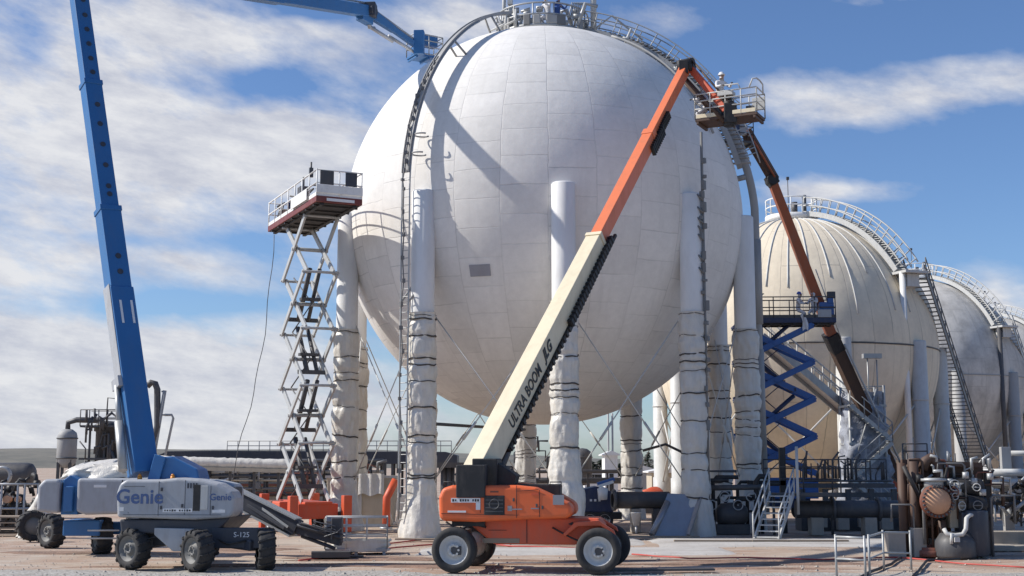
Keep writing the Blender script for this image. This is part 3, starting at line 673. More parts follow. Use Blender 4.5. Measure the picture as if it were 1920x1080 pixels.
# boom
P0 = V((-.98, 35.5, 2.62)); TIP = A(1287, 124, 49.2); bd = (TIP - P0).normalized(); sd = bd.cross(V((0, 0, 1))).normalized(); un = sd.cross(bd); BL = (TIP - P0).length
def bp(t, u=0, s=0): return jw(P0 + bd * BL * t + un * u + sd * s)
m = M(); m.bar(bp(.0), bp(.475), .56, .74, JI.to_3x3() @ un, .52, .62); bm = part(jl, "boom", m, CREAM, .02)
m = M(); m.bar(bp(.4), bp(.765), .40, .50, JI.to_3x3() @ un); m.bar(bp(.76), bp(.775), .46, .56, JI.to_3x3() @ un); part(bm, "mid_section", m, BOOMOR, .015)
m = M(); m.bar(bp(.7), bp(1.0), .32, .40, JI.to_3x3() @ un); part(bm, "fly_section", m, BOOMOR, .015)
m = M(); m.bar(bp(.475, .0), bp(.482, 0), .58, .68, JI.to_3x3() @ un); part(bm, "wear_collar", m, CREAM)
jx = JI.to_3x3()
text(bm, "ULTRA BOOM", bp(.142, -.03, .284), jx @ bd, jx @ un, .50, INKK, bold=.010, sx=.80)
text(bm, "JLG", bp(.228, .02, .283), jx @ bd, jx @ un, .48, INKK, bold=.018, shear=.3, sx=.9)
chain(bm, bp(.06, -.44, .22), bp(.36, -.40, .22), None, jx @ un, .30, .16, BLACK, 26)
chain(bm, bp(.30, -.30, .36), bp(.50, -.26, .32), None, jx @ un, .16, .26, BLACK, 22)
m = M(); m.bar(bp(.30, -.50, .26), bp(.52, -.46, .24), .1, .1, jx @ un); m.tube([bp(.02, -.52, .1), bp(.3, -.48, .12)], .07, 8); part(bm, "hose_rail", m, BLACK)
chain(bm, bp(.735, -.22, .25), bp(.80, -.20, .25), None, jx @ un, .14, .40, BLACK, 10)
chain(bm, bp(.795, -.14, .22), bp(.845, -.12, .22), None, jx @ un, .12, .32, BLACK, 9)
m = M(); m.box((-1.44, -.99, 2.44), (.80, .56, .88)); m.box((-1.15, -.15, 2.6), (.7, 1.0, .9)); m.prism([(-1.4, 2.2), (-.4, 2.2), (-.3, 2.6), (-.9, 3.0), (-1.4, 2.95)], -.5, .5); part(jl, "boom_pivot", m, BLACK, .03)
m = M(); m.tube([bp(.015, -.75), bp(.2, -.36)], .13, 12); m.tube([bp(.01, -.8), bp(.1, -.56)], .18, 12); part(jl, "lift_cylinder", m, DSTEEL)
m = M(); m.cyl(jw(TIP + sd * .3), jw(TIP - sd * .3), .3, n=20); m.cyl(jw(TIP + sd * .33), jw(TIP - sd * .33), .12, n=12); m.box(bp(.985, .1), (.35, .5, .5)); kn = part(jl, "knuckle", m, BLACK)
JE = A(1362, 214, 48.2)
m = M(); dj = (JE - TIP).normalized()
m.bar(jw(TIP + V((.05, 0, .05))), jw(JE + V((0, 0, .15))), .24, .26); jb = part(jl, "jib", m, ORANGE2, .02)
m = M(); m.tube([jw(TIP + V((-.15, -.1, -.45))), jw(JE + V((-.1, -.1, -.35)))], .085, 8); m.bar(jw(TIP + V((-.15, .1, -.5))), jw(JE + V((-.1, .1, -.4))), .12, .16); m.tube([jw(TIP + V((.1, -.2, .28))), jw(JE + V((.1, -.2, .4)))], .045, 6); part(jb, "jib_link", m, BROWN)
m = M(); m.box(jw(JE + V((.15, 0, 0))), (.5, .5, .8)); m.cyl(jw(JE + V((.1, 0, -.5))), jw(JE + V((.1, 0, .5))), .22); part(jl, "basket_rotator", m, BLACK, .03)
BC_ = A(1369, 228, 48.6); BY = R(-27)
bk_, bm2 = basket(jl, jw(BC_), BY + R(7), 2.5, 1.15, BROWN, LSTEEL, ((-.05, -.35, .62, .5, .3, .5, BLACK), (.0, -.40, 1.0, .62, .4, .16, LSTEEL), (-.35, -.3, .3, .3, .3, .4, DSTEEL), (.75, .3, .35, .3, .3, .5, MIDG), (1.0, .56, .75, .5, .02, .5, LSTEEL), (-.75, -.58, .2, .9, .03, .16, CREAM), (.7, -.58, .2, 1.0, .03, .16, CREAM)))
m = M(); m.tube([(.95, -.55, 1.1), (1.1, -.55, 1.45), (1.22, -.4, 1.5), (1.24, 0, 1.5), (1.24, .4, 1.45), (1.2, .55, 1.1)], .03, 6); m.tube([(-.3, -.5, 1.1), (-.2, -.5, 1.35), (.5, -.5, 1.35), (.6, -.5, 1.1)], .03, 6); m.tube([(.1, -.5, .3), (.3, -.45, .8), (.6, -.4, .5)], .03, 6); m.xf(bm2); part(bk_, "grab_rail", m, LSTEEL)

def shift(o, dx):
    for v in o.data.vertices: v.co.x += dx
    for c_ in kids(o): shift(c_, dx)
for c_ in kids(jl):
    if c_.name.split('.')[0] in ("engine_hood", "turret_frame", "turntable_bearing", "grab_handle", "boom_pivot"): shift(c_, .27)
    if c_.name.split('.')[0] in ("chassis",): shift(c_, .12)
# ---- second orange boom lift, behind
BASE = A(1690, 935, 72); BASE.z = 0
jb2 = thing("boom_lift", "orange boom lift reaching up from behind the wrapped stair tower", "boom lift", (BASE.x, BASE.y, 0), 0, "telescopic boom lifts")
m = M(); m.box((BASE.x, BASE.y, .9), (4.2, 1.7, .7)); part(jb2, "chassis", m, ORANGE2, .05)
m = M(); m.box((BASE.x - .2, BASE.y, 1.85), (3.6, 2.3, 1.0)); part(jb2, "engine_hood", m, REDOR, .12, seg=3)
for x in (-1.9, 1.9):
    for y in (-1.1, 1.1): wheel(jb2, (BASE.x + x, BASE.y + y, .6), (0, -1 if y < 0 else 1, 0), .6, .45)
q0 = A(1682, 905, 71.4); q1 = A(1562, 640, 67); q2 = A(1447, 338, 63.0); q3 = A(1393, 245, 61.5)
un2 = V((-.3, -1, .5))
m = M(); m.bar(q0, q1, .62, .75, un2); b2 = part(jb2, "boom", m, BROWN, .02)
m = M(); m.bar(q1 + (q0 - q1) * .06, q2, .5, .62, un2, .42, .5); part(b2, "mid_section", m, SHADEOR, .02)
m = M(); m.bar(q1 + (q0 - q1) * .06, q1 - (q0 - q1) * .05, .66, .78, un2); part(b2, "wear_collar", m, BLACK)
m = M(); m.tube([q0 + V((.5, -.5, .2)), q1 + V((.5, -.4, -.2))], .06, 6); m.tube([q1 + V((.32, -.45, .1)), q2.lerp(q1, .55) + V((.4, -.4, 0))], .03, 5); part(b2, "hose_rail", m, LSTEEL)
m = M(); m.cyl(q2 + V((0, -.35, 0)), q2 + V((0, .35, 0)), .3); m.box(q2, (.55, .5, .55), rot=Matrix.Rotation(R(-30), 3, 'Y')); part(jb2, "knuckle", m, BLACK, .03)
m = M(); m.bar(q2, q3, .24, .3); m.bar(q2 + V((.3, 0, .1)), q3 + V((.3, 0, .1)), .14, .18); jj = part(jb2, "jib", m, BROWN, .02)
m = M(); m.tube([q2 + V((.1, -.3, .1)), q3 + V((.1, -.3, .1))], .06, 6); part(jj, "jib_link", m, SHADEOR)
basket(jb2, A(1378, 272, 61.2), R(15), 1.5, 1.1, DSTEEL, DSTEEL, ((-.3, -.4, .55, .6, .35, .7, NAVY), (.2, -.3, .75, .5, .3, .6, HOOD)))

# ---- blue boom lift on the left
GZ = V((-9.27, 37.0, 0))
ge = thing("boom_lift", "blue boom lift with grey engine hood and very tall blue boom, at left", "boom lift", GZ, R(-4), "telescopic boom lifts", local=True)
GM = Matrix.Translation(GZ) @ Matrix.Rotation(R(-4), 4, 'Z'); GI = GM.inverted()
def gw(p): return GI @ V(p)
hp = [(-1.95, 1.42), (-2.0, 2.1), (-1.9, 2.36), (-1.7, 2.47), (-.55, 2.47), (.0, 2.52), (.7, 2.48), (1.35, 2.36), (1.8, 2.14), (1.92, 1.95), (1.9, 1.55), (1.75, 1.42), (.6, 1.36)]
hp = [(x * .86, z) for x, z in hp]; hq = [(max(-1.5, min(1.2, x)), z - .05) for x, z in hp]
m = M(); m.prism(hp, -1.3, -.4); gh = part(ge, "engine_hood", m, HOOD, .13, seg=4)
m = M(); m.prism(hq, .4, 1.3); part(ge, "engine_hood", m, HOOD, .13, seg=4)
m = M(); m.prism([(-1.66, 1.36), (-1.6, 1.0), (1.0, .92), (1.4, 1.3), (1.5, 1.44), (.6, 1.37)], -1.15, 1.15); part(ge, "turret_frame", m, HOODK, .05)
m = M(); m.box((0, 0, 1.8), (2.8, .75, .9)); part(ge, "turret_core", m, HOODK, .04)
m = M(); m.box((.58, -1.305, 1.97), (.2, .02, .72)); part(gh, "grille", m, BLACK, .01)
m = M(); m.box((.80, -1.305, 1.97), (.2, .02, .66)); part(gh, "access_panel", m, LSTEEL, .01)
for (x, z, w, h) in ((.05, 1.62, .84, .1), (1.22, 1.60, .36, .08), (-1.55, 1.65, .14, .1)):
    m = M(); m.box((x, -1.306, z), (w, .012, h)); part(gh, "sticker", m, INKW)
m = M(); rs = random.Random(4)
for k in range(11):
    if k != 5: m.box((-.3 + k * .07, -1.3135, 1.62), (.03 + .02 * rs.random(), .006, .04 + .02 * rs.random()))
part(gh, "lettering", m, INKK)
text(gh, "Genie", (-1.04, -1.31, 1.98), (1, 0, 0), (0, 0, 1), .56, INKB, bold=.010)
text(gh, "Genie", (1.26, -1.31, 1.98), (1, 0, 0), (0, 0, 1), .26, INKB, bold=.004)
for (x, z, w, h) in ((-.5, 1.95, .012, .95), (.25, 1.98, .012, .95), (.98, 1.9, .012, .8), (-.1, 1.5, 2.8, .012), (-1.2, 2.28, .6, .012)):
    m = M(); m.box((x, -1.302, z), (w, .012, h)); part(gh, "panel_gap", m, HOODK)
for x, z in ((-.42, 1.7), (.18, 1.75), (1.05, 1.7), (-.42, 2.2)):
    m = M(); m.box((x, -1.31, z), (.06, .03, .1)); part(gh, "latch", m, HOODK, .008)
for k in range(5):
    m = M(); m.box((-1.35 + .0 * k, -1.306, 1.55 + .0 * k), (.02, .01, .02)) if k == 0 else m.box((.25 + .08 * k, -1.306, 2.3), (.045, .012, .14)); part(gh, "vent_slot", m, HOODK)
m = M(); m.tube([(-1.2, -1.0, 1.0), (-.9, -1.15, .8), (-.4, -1.1, .95), (.3, -1.15, .75), (.8, -1.1, .95)], .03, 6); m.tube([(1.0, -1.1, .9), (1.5, -1.25, .7), (2.0, -1.2, .8)], .03, 6); part(ge, "hydraulic_hose", m, BLACK)
# boom base bracket
m = M(); m.prism([(-1.15, 2.2), (-1.0, 2.85), (-.8, 3.1), (-.45, 3.12), (.3, 2.75), (.45, 2.25)], -.5, .5); bk = part(ge, "boom_bracket", m, GENBLUE, .04)
m = M(); m.box((-.85, -.56, 2.75), (.34, .1, .8), rot=Matrix.Rotation(R(14), 3, 'Y')); part(bk, "side_plate", m, GENBLUE, .02)
for x, y in ((-1.32, -.6), (-.36, -.6)):
    m = M(); m.cyl((x, y, 2.44), (x, y, 2.56), .075, .06, 12); m.cyl((x, y, 2.56), (x, y, 2.62), .06, .03, 12); part(ge, "beacon", m, AMBER)
# X shaped undercarriage
m = M(); m.box((0, 0, .82), (2.0, 1.5, .42)); m.cyl((0, 0, 1.0), (0, 0, 1.1), .7, n=24); uc = part(ge, "undercarriage", m, HOODK, .04)
for (x, y, wx, wy, steer) in ((-1.2, -.9, -1.12, -.75, (-.5, -.86)), (.9, -1.3, 1.02, -1.55, (-.66, -.75)), (2.1, -.7, 2.2, -1.15, (.93, .36)), (-.6, 1.6, -.4, 1.8, (.5, .85))):
    m = M(); a = V((x * .3, y * .3, .82)); b_ = V((wx, wy, .66)); m.bar(a, b_, .42, .36, w2=.3, h2=.3); part(uc, "outrigger_leg", m, HOODK, .04)
    ax = V((steer[0], steer[1], 0)).normalized(); wheel(ge, b_ * 1 + ax * .32 - V((0, 0, .10)), ax, .56, .46, RIMD, 14)
m = M(); m.prism([(-.05, .5), (.8, .5), (.5, 1.12), (-.6, 1.14), (-.6, .95)], -1.28, -1.2); part(ge, "guard_plate", m, HOOD, .02)
m = M(); m.box((1.75, -1.0, .86), (1.5, .34, .56)); part(uc, "axle_cover", m, HOODK, .03)
text(uc, "S-125", (1.85, -1.178, .95), (1, 0, 0), (0, 0, 1), .2, INKW)
m = M(); m.box((.72, -1.292, 1.0), (.2, .012, .18)); part(uc, "sticker", m, INKW)
# mast boom
g0 = A(266, 868, 36.9); gE = A(141, -58, 40.6); d = (gE - g0).normalized()
n1 = V((-.80, -.60, 0)); n1 = (n1 - d * n1.dot(d)).normalized(); n2 = d.cross(n1); n2 = n2 if n2.y < 0 else -n2
GLn = (gE - g0).length; gup = GI.to_3x3() @ n1
def gp(t, a=0, b_=0): return gw(g0 + d * GLn * t + n1 * a + n2 * b_)
tt = lambda y: (868 - y) / (868 + 58.)
m = M(); m.bar(gp(-.02, 0, 0), gp(tt(575)), .66, .72, gup, .62, .72); gb = part(ge, "boom", m, GENBLUE, .03)
for (ya, yb, w, h) in ((585, 430, .55, .64), (440, 185, .49, .56), (195, -70, .44, .50)):
    m = M(); m.bar(gp(tt(ya)), gp(tt(yb)), w, h, gup); m.bar(gp(tt(yb) - .006), gp(tt(yb) + .004), w + .05, h + .05, gup); part(gb, "boom_section", m, GENBLUE, .015)
m = M()
for y in (16, 48, 78, 108, 138, 166, 232, 270, 310, 350, 390, 405):
    c = gp(tt(y), -.03, .21 if y < 186 else .235); nn = GI.to_3x3() @ n2; m = M(); m.cyl(c, c + nn * .03, .085, n=14); part(gb, "bolt_hole", m, HOODK)
for y in (520, 548): c = gp(tt(y), -.02, .27); m = M(); m.cyl(c, c + nn * .025, .09, n=14); part(gb, "bolt_hole", m, HOODK)
m = M()
for a in (.12, -.22): m = M(); m.bar(gp(tt(640), a, .325), gp(tt(600), a, .32), .012, .07, gup); part(gb, "sticker", m, INKW)
m = M(); m.bar(gp(tt(735), .37, 0), gp(tt(570), .37, 0), .5, .03, gup); m.bar(gp(tt(745), .42, 0), gp(tt(728), .42, 0), .55, .14, gup); part(gb, "boom_cover", m, HOOD, .01)
m = M(); m.tube([gp(tt(880), .62, .1), gp(tt(800), .52, 0)], .13, 12); m.tube([gp(tt(810), .53, 0), gp(tt(740), .44, 0)], .08, 12); m.tube([gp(tt(880), .5, -.15), gp(tt(742), .43, -.15)], .05, 8); part(ge, "lift_cylinder", m, STEEL)
# upper boom from the elbow out of frame to the sphere
eT = A(690, 22, 57.4); gE2 = gE + V((0, 0, .2)); ux = (eT - gE2).normalized(); us = ux.cross(V((0, 0, 1))).normalized(); uu = us.cross(ux); U3 = GI.to_3x3()
m = M(); m.box(gw(gE + V((-.1, 0, .1))), (.9, .9, .9)); m.cyl(gw(gE + us * .5), gw(gE - us * .5), .35); part(ge, "elbow", m, GENBLUE, .05)
m = M(); m.bar(gw(gE2 - ux * .8), gw(gE2.lerp(eT, .62)), .5, .62, U3 @ uu); ub = part(ge, "upper_boom", m, GENBLUE, .02)
m = M(); m.bar(gw(gE2.lerp(eT, .5)), gw(eT), .42, .54, U3 @ uu); m.bar(gw(eT - ux * .8 - uu * .1), gw(eT + ux * .1 - uu * .3), .4, .7, U3 @ uu); part(ub, "boom_section", m, GENBLUE, .02)
m = M(); m.tube([gw(gE2.lerp(eT, .3) + uu * .36), gw(eT + uu * .4)], .05, 6); part(ub, "hose_rail", m, STEEL)
jE = A(778, 84, 59.2)
m = M(); m.box(gw(eT + uu * .05), (.8, .6, .7)); m.cyl(gw(eT + us * .4), gw(eT - us * .4), .28); part(ge, "knuckle", m, HOODK, .05)
m = M(); jd = (jE - eT); m.bar(gw(eT), gw(eT + jd * .55), .34, .5, U3 @ uu, .28, .3); m.bar(gw(eT + jd * .5), gw(jE), .24, .26, U3 @ uu); ji = part(ge, "jib", m, GENBLUE, .02)
m = M(); m.tube([gw(eT - uu * .7), gw(eT + jd * .5 - uu * .62)], .09, 8); m.tube([gw(eT - uu * .15), gw(eT - uu * .75), gw(eT + ux * .4 - uu * .75)], .1, 8); m.tube([gw(eT + jd * .4 - uu * .5), gw(jE - uu * .4)], .08, 8); m.tube([gw(eT + jd * .2 + uu * .3), gw(jE + uu * .25)], .06, 8); part(ji, "jib_link", m, HOOD)
m = M(); m.box(gw(jE + V((.2, 0, .1))), (.5, .4, 1.2)); part(ge, "basket_rotator", m, GENBLUE, .03)
basket(ge, gw(A(796, 112, 60.0)), R(35), 1.5, .95, GENBLUE, STEEL, ((.2, .1, 1.0, .9, .5, .55, GENBLUE), (-.5, -.2, .35, .5, .4, .6, GENBLUE)))

# ---- second blue boom lift, lowered, plastic on its turret
G2 = V((-13.35, 42.0, 0))
g2 = thing("boom_lift", "blue boom lift with boom lowered to the ground and turret wrapped in white plastic", "boom lift", G2, 0, "telescopic boom lifts")
x0, y0 = G2.x, G2.y
hp = [(-1.7, 1.35), (-1.75, 2.1), (-1.6, 2.38), (-1.3, 2.45), (1.5, 2.45), (1.8, 2.3), (1.85, 1.4), (1.6, 1.3)]
def hpx(lo, hi): return [(x0 + x, z) for x, z in [(max(lo, min(hi, x)), z) for x, z in hp]]
m = M(); m.prism([(x0 - 1.75, 1.4), (x0 - 1.75, 2.2), (x0 - 1.55, 2.42), (x0 - 1.05, 2.42), (x0 - 1.05, 1.35)], y0 - 1.3, y0 - .3); part(g2, "engine_hood", m, HOOD, .1, seg=3)
m = M(); m.prism([(x0 - .5, 1.4), (x0 - .5, 2.45), (x0 + 1.9, 2.45), (x0 + 1.9, 1.35), (x0 - .2, 1.3)], y0 - 1.3, y0 - .2); gh2 = part(g2, "engine_hood", m, HOOD, .1, seg=3)
m = M(); m.box((x0 + .25, y0 - 1.305, 2.2), (.4, .012, .08)); part(gh2, "sticker", m, INKW)
m = M(); m.box((x0 + .95, y0 - 1.305, 1.9), (.03, .02, 1.0)); part(gh2, "panel_gap", m, HOODK)
m = M(); m.box((x0 + 1.5, y0 - 1.305, 1.8), (.4, .012, .35)); part(gh2, "sticker", m, LSTEEL)
m = M(); m.prism([(x0 - 1.05, 1.3), (x0 - 1.0, 2.4), (x0 - .8, 2.55), (x0 - .5, 2.4), (x0 - .5, 1.3)], y0 - 1.1, y0 + 1.2); m.box((x0 - .78, y0 - 1.1, 1.8), (.3, .3, .8)); part(g2, "turret_frame", m, GENBLUE, .03)
m = M(); m.box((x0 - .55, y0 + .1, .85), (1.2, 1.3, .5)); m.box((x0 + .6, y0 + .6, .8), (3.0, .5, .4)); part(g2, "undercarriage", m, GENBLUE, .04)
m = M()
for z in (.55, .8): m.tube([(x0 - .2, y0 - .95, z), (x0 + .8, y0 - .95, z)], .03, 6)
part(g2, "step_rail", m, LSTEEL)
for px, py, ax in ((95, 1027, (-.62, -.78)), (190, 1038, (-.86, -.5)), (60, 1015, (-.5, .8)), (250, 1025, (.8, .3))):
    p = G(px, py); p.z = .54; wheel(g2, p + V((0, 0, .04)), (ax[0], ax[1], 0), .58, .5, RIMD, 14, None)
m = M(); rows = []
for k in range(25):
    row = []
    for j in range(61):
        th = 2 * math.pi * (j % 60) / 60; f = k / 24; rr = (1 - f ** 3) ** .5 if f < 1 else 0
        p = V((x0 + .45 + 1.85 * rr * math.cos(th), y0 + .1 + .9 * rr * math.sin(th), 2.4 + .62 * f))
        row.append(p + V((1, 1, .6)) * (.2 * noise.noise(p * 2.3) + .16 * abs(noise.noise(p * 4.5)) + .05 * noise.noise(p * 9)))
    rows.append(row)
m.grid(rows); part(g2, "plastic_wrap", m, WRAP)
a0 = V((x0 + .3, y0 + .3, 2.6)); a1 = A(450, 935, 41.2); a2 = A(560, 990, 40.6); a3 = A(640, 1016, 40.2)
m = M(); m.bar(a0, a1, .5, .6); b3 = part(g2, "boom", m, HOOD, .02)
m = M(); m.bar(a1 + V((-.3, 0, .12)), a2, .42, .46); m.bar(a1 + V((0, -.24, -.02)), a2 + V((-.4, -.24, 0)), .04, .12); part(b3, "boom_section", m, HOODK, .02)
m = M(); m.bar(a1 + V((-.2, -.05, .38)), a2 + V((0, -.05, .28)), .5, .05); m.bar(a1 + V((-.3, -.05, -.16)), a2 + V((-.2, -.05, -.24)), .4, .06); m.bar(a1 + V((.2, -.26, .1)), a2 + V((-.3, -.24, .04)), .02, .08); part(b3, "boom_edge", m, STEEL)
m = M(); m.bar(a2, a3, .3, .34, w2=.22, h2=.24); m.tube([a2 + V((0, -.25, .1)), a3 + V((0, -.2, .15))], .06, 8); m.tube([a2 + V((.1, 0, -.25)), a3 + V((-.2, 0, -.2))], .06, 8)
rs = random.Random(6)
for k in range(8): m.tube([a2.lerp(a3, rs.random()) + V((0, -.3, rs.uniform(-.1, .3))), a2.lerp(a3, rs.random()) + V((0, -.3, rs.uniform(0, .5))), a3 + V((rs.uniform(-.3, .2), -.2, rs.uniform(0, .6)))], .025, 6)
part(g2, "jib", m, HOODK, .02)
m = M(); m.box(a3 + V((-.15, .1, .35)), (.34, .36, .8)); part(g2, "basket_rotator", m, DSTEEL, .03)
bc = G(668, 1038); bc.z = .08
bkt, bm_ = basket(g2, bc, R(6), 2.0, 1.0, STEEL, LSTEEL, ((-.72, -.35, .75, .5, .3, .7, HOOD), (-.72, -.52, 1.06, .5, .3, .16, HOOD), (-.72, -.53, .78, .5, .02, .08, BLACK)))
m = M(); rows = []
for i in range(31):
    row = []
    for j in range(9):
        th = math.pi * 2 * i / 30; p = V((.15 + (.95 + .06 * math.sin(j * 2)) * math.cos(th), .58 * math.sin(th), .02 + j * .045)); row.append(bm_ @ (p + V((1, 1, .5)) * .09 * noise.noise(p * 4)))
    rows.append(row)
m.grid(rows); part(bkt, "plastic_wrap", m, WRAP)
# ------------------------------------------------------------------ scissor lifts
def scissor(name, label, loc, yaw, z0, z1, levels, half, gap, armm, bw, deck, deckm, railm, basem, cross=DSTEEL, panelm=None, tagm=None, pins=True):
    s = thing(name, label, "scissor lift", loc, yaw, "scissor lifts beside the sphere", local=True)
    dz = (z1 - z0) / levels
    for k in range(levels):
        a, b_ = z0 + k * dz, z0 + (k + 1) * dz
        for y in (-gap, gap):
            o = .07 if y > 0 else -.07
            for sgn in (1, -1):
                m = M(); yy = y + (o if sgn > 0 else -o); m.bar((-half * sgn, yy, a), (half * sgn, yy, b_), .09, bw, (0, 1, 0) if False else (0, 0, 1)); part(s, "scissor_arm", m, armm, .012)
        for x, z in ((-half, b_), (half, b_), (0, (a + b_) / 2)): m = M(); m.tube([(x, -gap - .16, z), (x, gap + .16, z)], .06 if x else .085, 10); part(s, "pivot_tube", m, armm)
        if k in (0, 1, 2, 3):
            m = M(); sg = 1 if k % 2 else -1; m.tube([(-.45 * half * sg, -.22, a + .25 * dz), (.5 * half * sg, -.22, b_ + .1 * dz)], .11, 10); m.tube([(-.45 * half * sg, .22, a + .25 * dz), (.5 * half * sg, .22, b_ + .1 * dz)], .09, 10)
            m.bar((-.5 * half * sg, -gap, a + .25 * dz), (-.5 * half * sg, gap, a + .25 * dz), .1, .18); part(s, "lift_cylinder", m, cross)
            m = M(); rs = random.Random(k); x0 = .3 * half
            m.tube([(-x0, -gap + .1, a), (x0, 0, (a + b_) / 2), (-x0, -gap + .1, b_)], .03, 6); m.box((.2, 0, (a + b_) / 2 + .2), (.35, gap * 1.3, .12)); part(s, "hose_loop", m, cross)
    (cx, L, W) = deck
    m = M(); m.box((cx, 0, z1 + .24), (L, W, .26)); dk = part(s, "deck", m, deckm, .02)
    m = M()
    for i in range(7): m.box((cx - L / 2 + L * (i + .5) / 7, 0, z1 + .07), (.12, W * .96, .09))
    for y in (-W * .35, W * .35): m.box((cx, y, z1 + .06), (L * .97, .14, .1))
    m.box((cx, 0, z1 + .1), (L * .96, W * .94, .03)); part(dk, "joists_and_shade_sheet", m, BLACK)  # black sheet and joists paint in the shade beneath the deck
    zt = z1 + .37; m = M()
    for z in (.55, 1.1):
        for y in (-W / 2 + .03, W / 2 - .03): m.tube([(cx - L / 2, y, zt + z), (cx + L / 2, y, zt + z)], .032, 6)
        for x in (cx - L / 2 + .03, cx + L / 2 - .03): m.tube([(x, -W / 2, zt + z), (x, W / 2, zt + z)], .032, 6)
    n = max(4, int(L / 1.1))
    for i in range(n + 1):
        for y in (-W / 2 + .03, W / 2 - .03): x = cx - L / 2 + .03 + (L - .06) * i / n; m.tube([(x, y, zt), (x, y, zt + 1.1)], .03, 6)
    for x in (cx - L / 2 + .03, cx + L / 2 - .03): m.tube([(x, 0, zt), (x, 0, zt + 1.1)], .03, 6)
    part(dk, "guard_rail", m, railm)
    m = M()
    for y in (-W / 2 + .03, W / 2 - .03): m.box((cx, y, zt + .08), (L, .02, .16))
    for x in (cx - L / 2 + .03, cx + L / 2 - .03): m.box((x, 0, zt + .08), (.02, W, .16))
    part(dk, "toe_board", m, railm)
    return s, dk, zt
YAW = math.atan2(-.9, .43)
sc, dk, zt = scissor("scissor_lift", "red and white scissor lift raised high on grey arms at the left of the sphere", (-8.95, 55.2, 0), YAW, 1.35, 13.5, 5, 1.68, .66, ARMG, .25, (.3, 7.7, 2.0), SHADERED, WHITE, REDOR)
ex = .3 + 3.85
for y in (-.55, .5):
    m = M(); m.box((ex - .01, y, zt + .78), (.04, .58 if y < 0 else .5, .58)); part(dk, "notice_board", m, DSTEEL if y < 0 else HOODK)
m = M(); m.box((ex + .012, 0, zt + .3), (.03, 2.0, .34)); part(dk, "end_panel", m, WHITE)
m = M(); m.box((ex + .014, .05, zt - .14), (.012, 1.2, .12)); part(dk, "sticker", m, INKW)
m = M(); m.box((1.8, -1.07, zt + .25), (2.4, .03, .45)); part(dk, "end_panel", m, WHITE)
m = M(); m.box((0, 0, .95), (4.2, 1.7, .62)); m.box((0, 0, 1.28), (4.3, 1.2, .12)); ch = part(sc, "chassis", m, REDOR, .03)
for x in (-2.3, 2.3):
    for y in (-1.15, 1.15):
        m = M(); m.box((x, y, .85), (.42, .36, 1.5)); part(ch, "outrigger", m, REDOR, .03)
        m = M(); m.tube([(x, y, .1), (x, y, .5)], .09, 8); m.cyl((x, y, .0), (x, y, .1), .25, .16); part(ch, "outrigger_foot", m, STEEL)
for x in (-1.45, 1.45):
    for y in (-1, 1): wheel(sc, (x, y * 1.05, .46), (0, y, 0), .46, .34, RIM)
for x, y in ((-.6, -1.2), (.9, -1.25)):
    m = M(); m.box((x, y, .95), (1.2, .5, .8)); part(ch, "side_cover", m, ORANGE2 if x > 0 else RUST, .05)
rs = random.Random(12)
m = M()
for k in range(9):
    x = -3.2 + k * .75 + rs.uniform(-.2, .2); m.tube([(x, -.85, zt + rs.uniform(.2, .9)), (x + .3, -.6, zt + rs.uniform(.3, 1.2)), (x + rs.uniform(.3, .8), -.8, zt + rs.uniform(0, .6))], rs.uniform(.02, .045), 6)
part(dk, "hose_loop", m, DSTEEL)
m = M(); m.box((1.2, -.7, zt + .5), (.5, .4, .9)); m.tube([(1.2, -.7, zt + .9), (1.2, -.7, zt + 1.4)], .05, 8); part(dk, "control_box", m, DSTEEL, .03)
m = M(); m.tube([(3.0, -.9, zt + 1.1), (3.0, -.9, zt + 1.65)], .04, 6); m.box((3.0, -.9, zt + 1.2), (.12, .16, .4)); part(dk, "post", m, DSTEEL)
CM = Matrix.Translation((-8.95, 55.2, 0)) @ Matrix.Rotation(YAW, 4, 'Z')
for i, (x, y, h, lab) in enumerate(((-.6, -.5, .75, "dark tool bag standing mid-deck on the raised red scissor lift"), (-2.2, -.6, .5, "pale paint pail at the far end of the red scissor lift deck"))):
    m = M(); p = CM @ V((x, y, zt))
    if i == 0:
        m.prism([(p.x - .3, p.z), (p.x - .34, p.z + .5), (p.x - .2, p.z + h), (p.x + .2, p.z + h), (p.x + .34, p.z + .5), (p.x + .3, p.z)], p.y - .2, p.y + .2); m.ring(p + V((0, 0, h)), .18, .03, (0, 1, 0), 12, 0, 180); solo("tool_bag", lab, "tool bag", m, NAVY, bevel=.03)
    else:
        m.lathe([(0, 0), (.2, 0), (.24, h), (.26, h), (.26, h + .04), (0, h + .04)], p, (0, 0, 1), 16); m.ring(p + V((0, 0, h)), .24, .015, (0, 1, 0), 12, 0, 180); solo("paint_pail", lab, "pail", m, WHITE)
p1 = A(514, 440, 58.2); p2 = A(448, 838, 58.0); m = M(); m.tube([p1.lerp(p2, f / 14) + V((.25 * math.sin(f / 14 * math.pi) + .05 * math.sin(f * 1.3), 0, -.5 * math.sin(f / 14 * math.pi))) for f in range(15)] + [V((p2.x - .3, p2.y - 1, .05))], .018, 6)
solo("hanging_hose", "thin dark air hose hanging from the red scissor lift deck to the ground", "hose", m, DSTEEL)

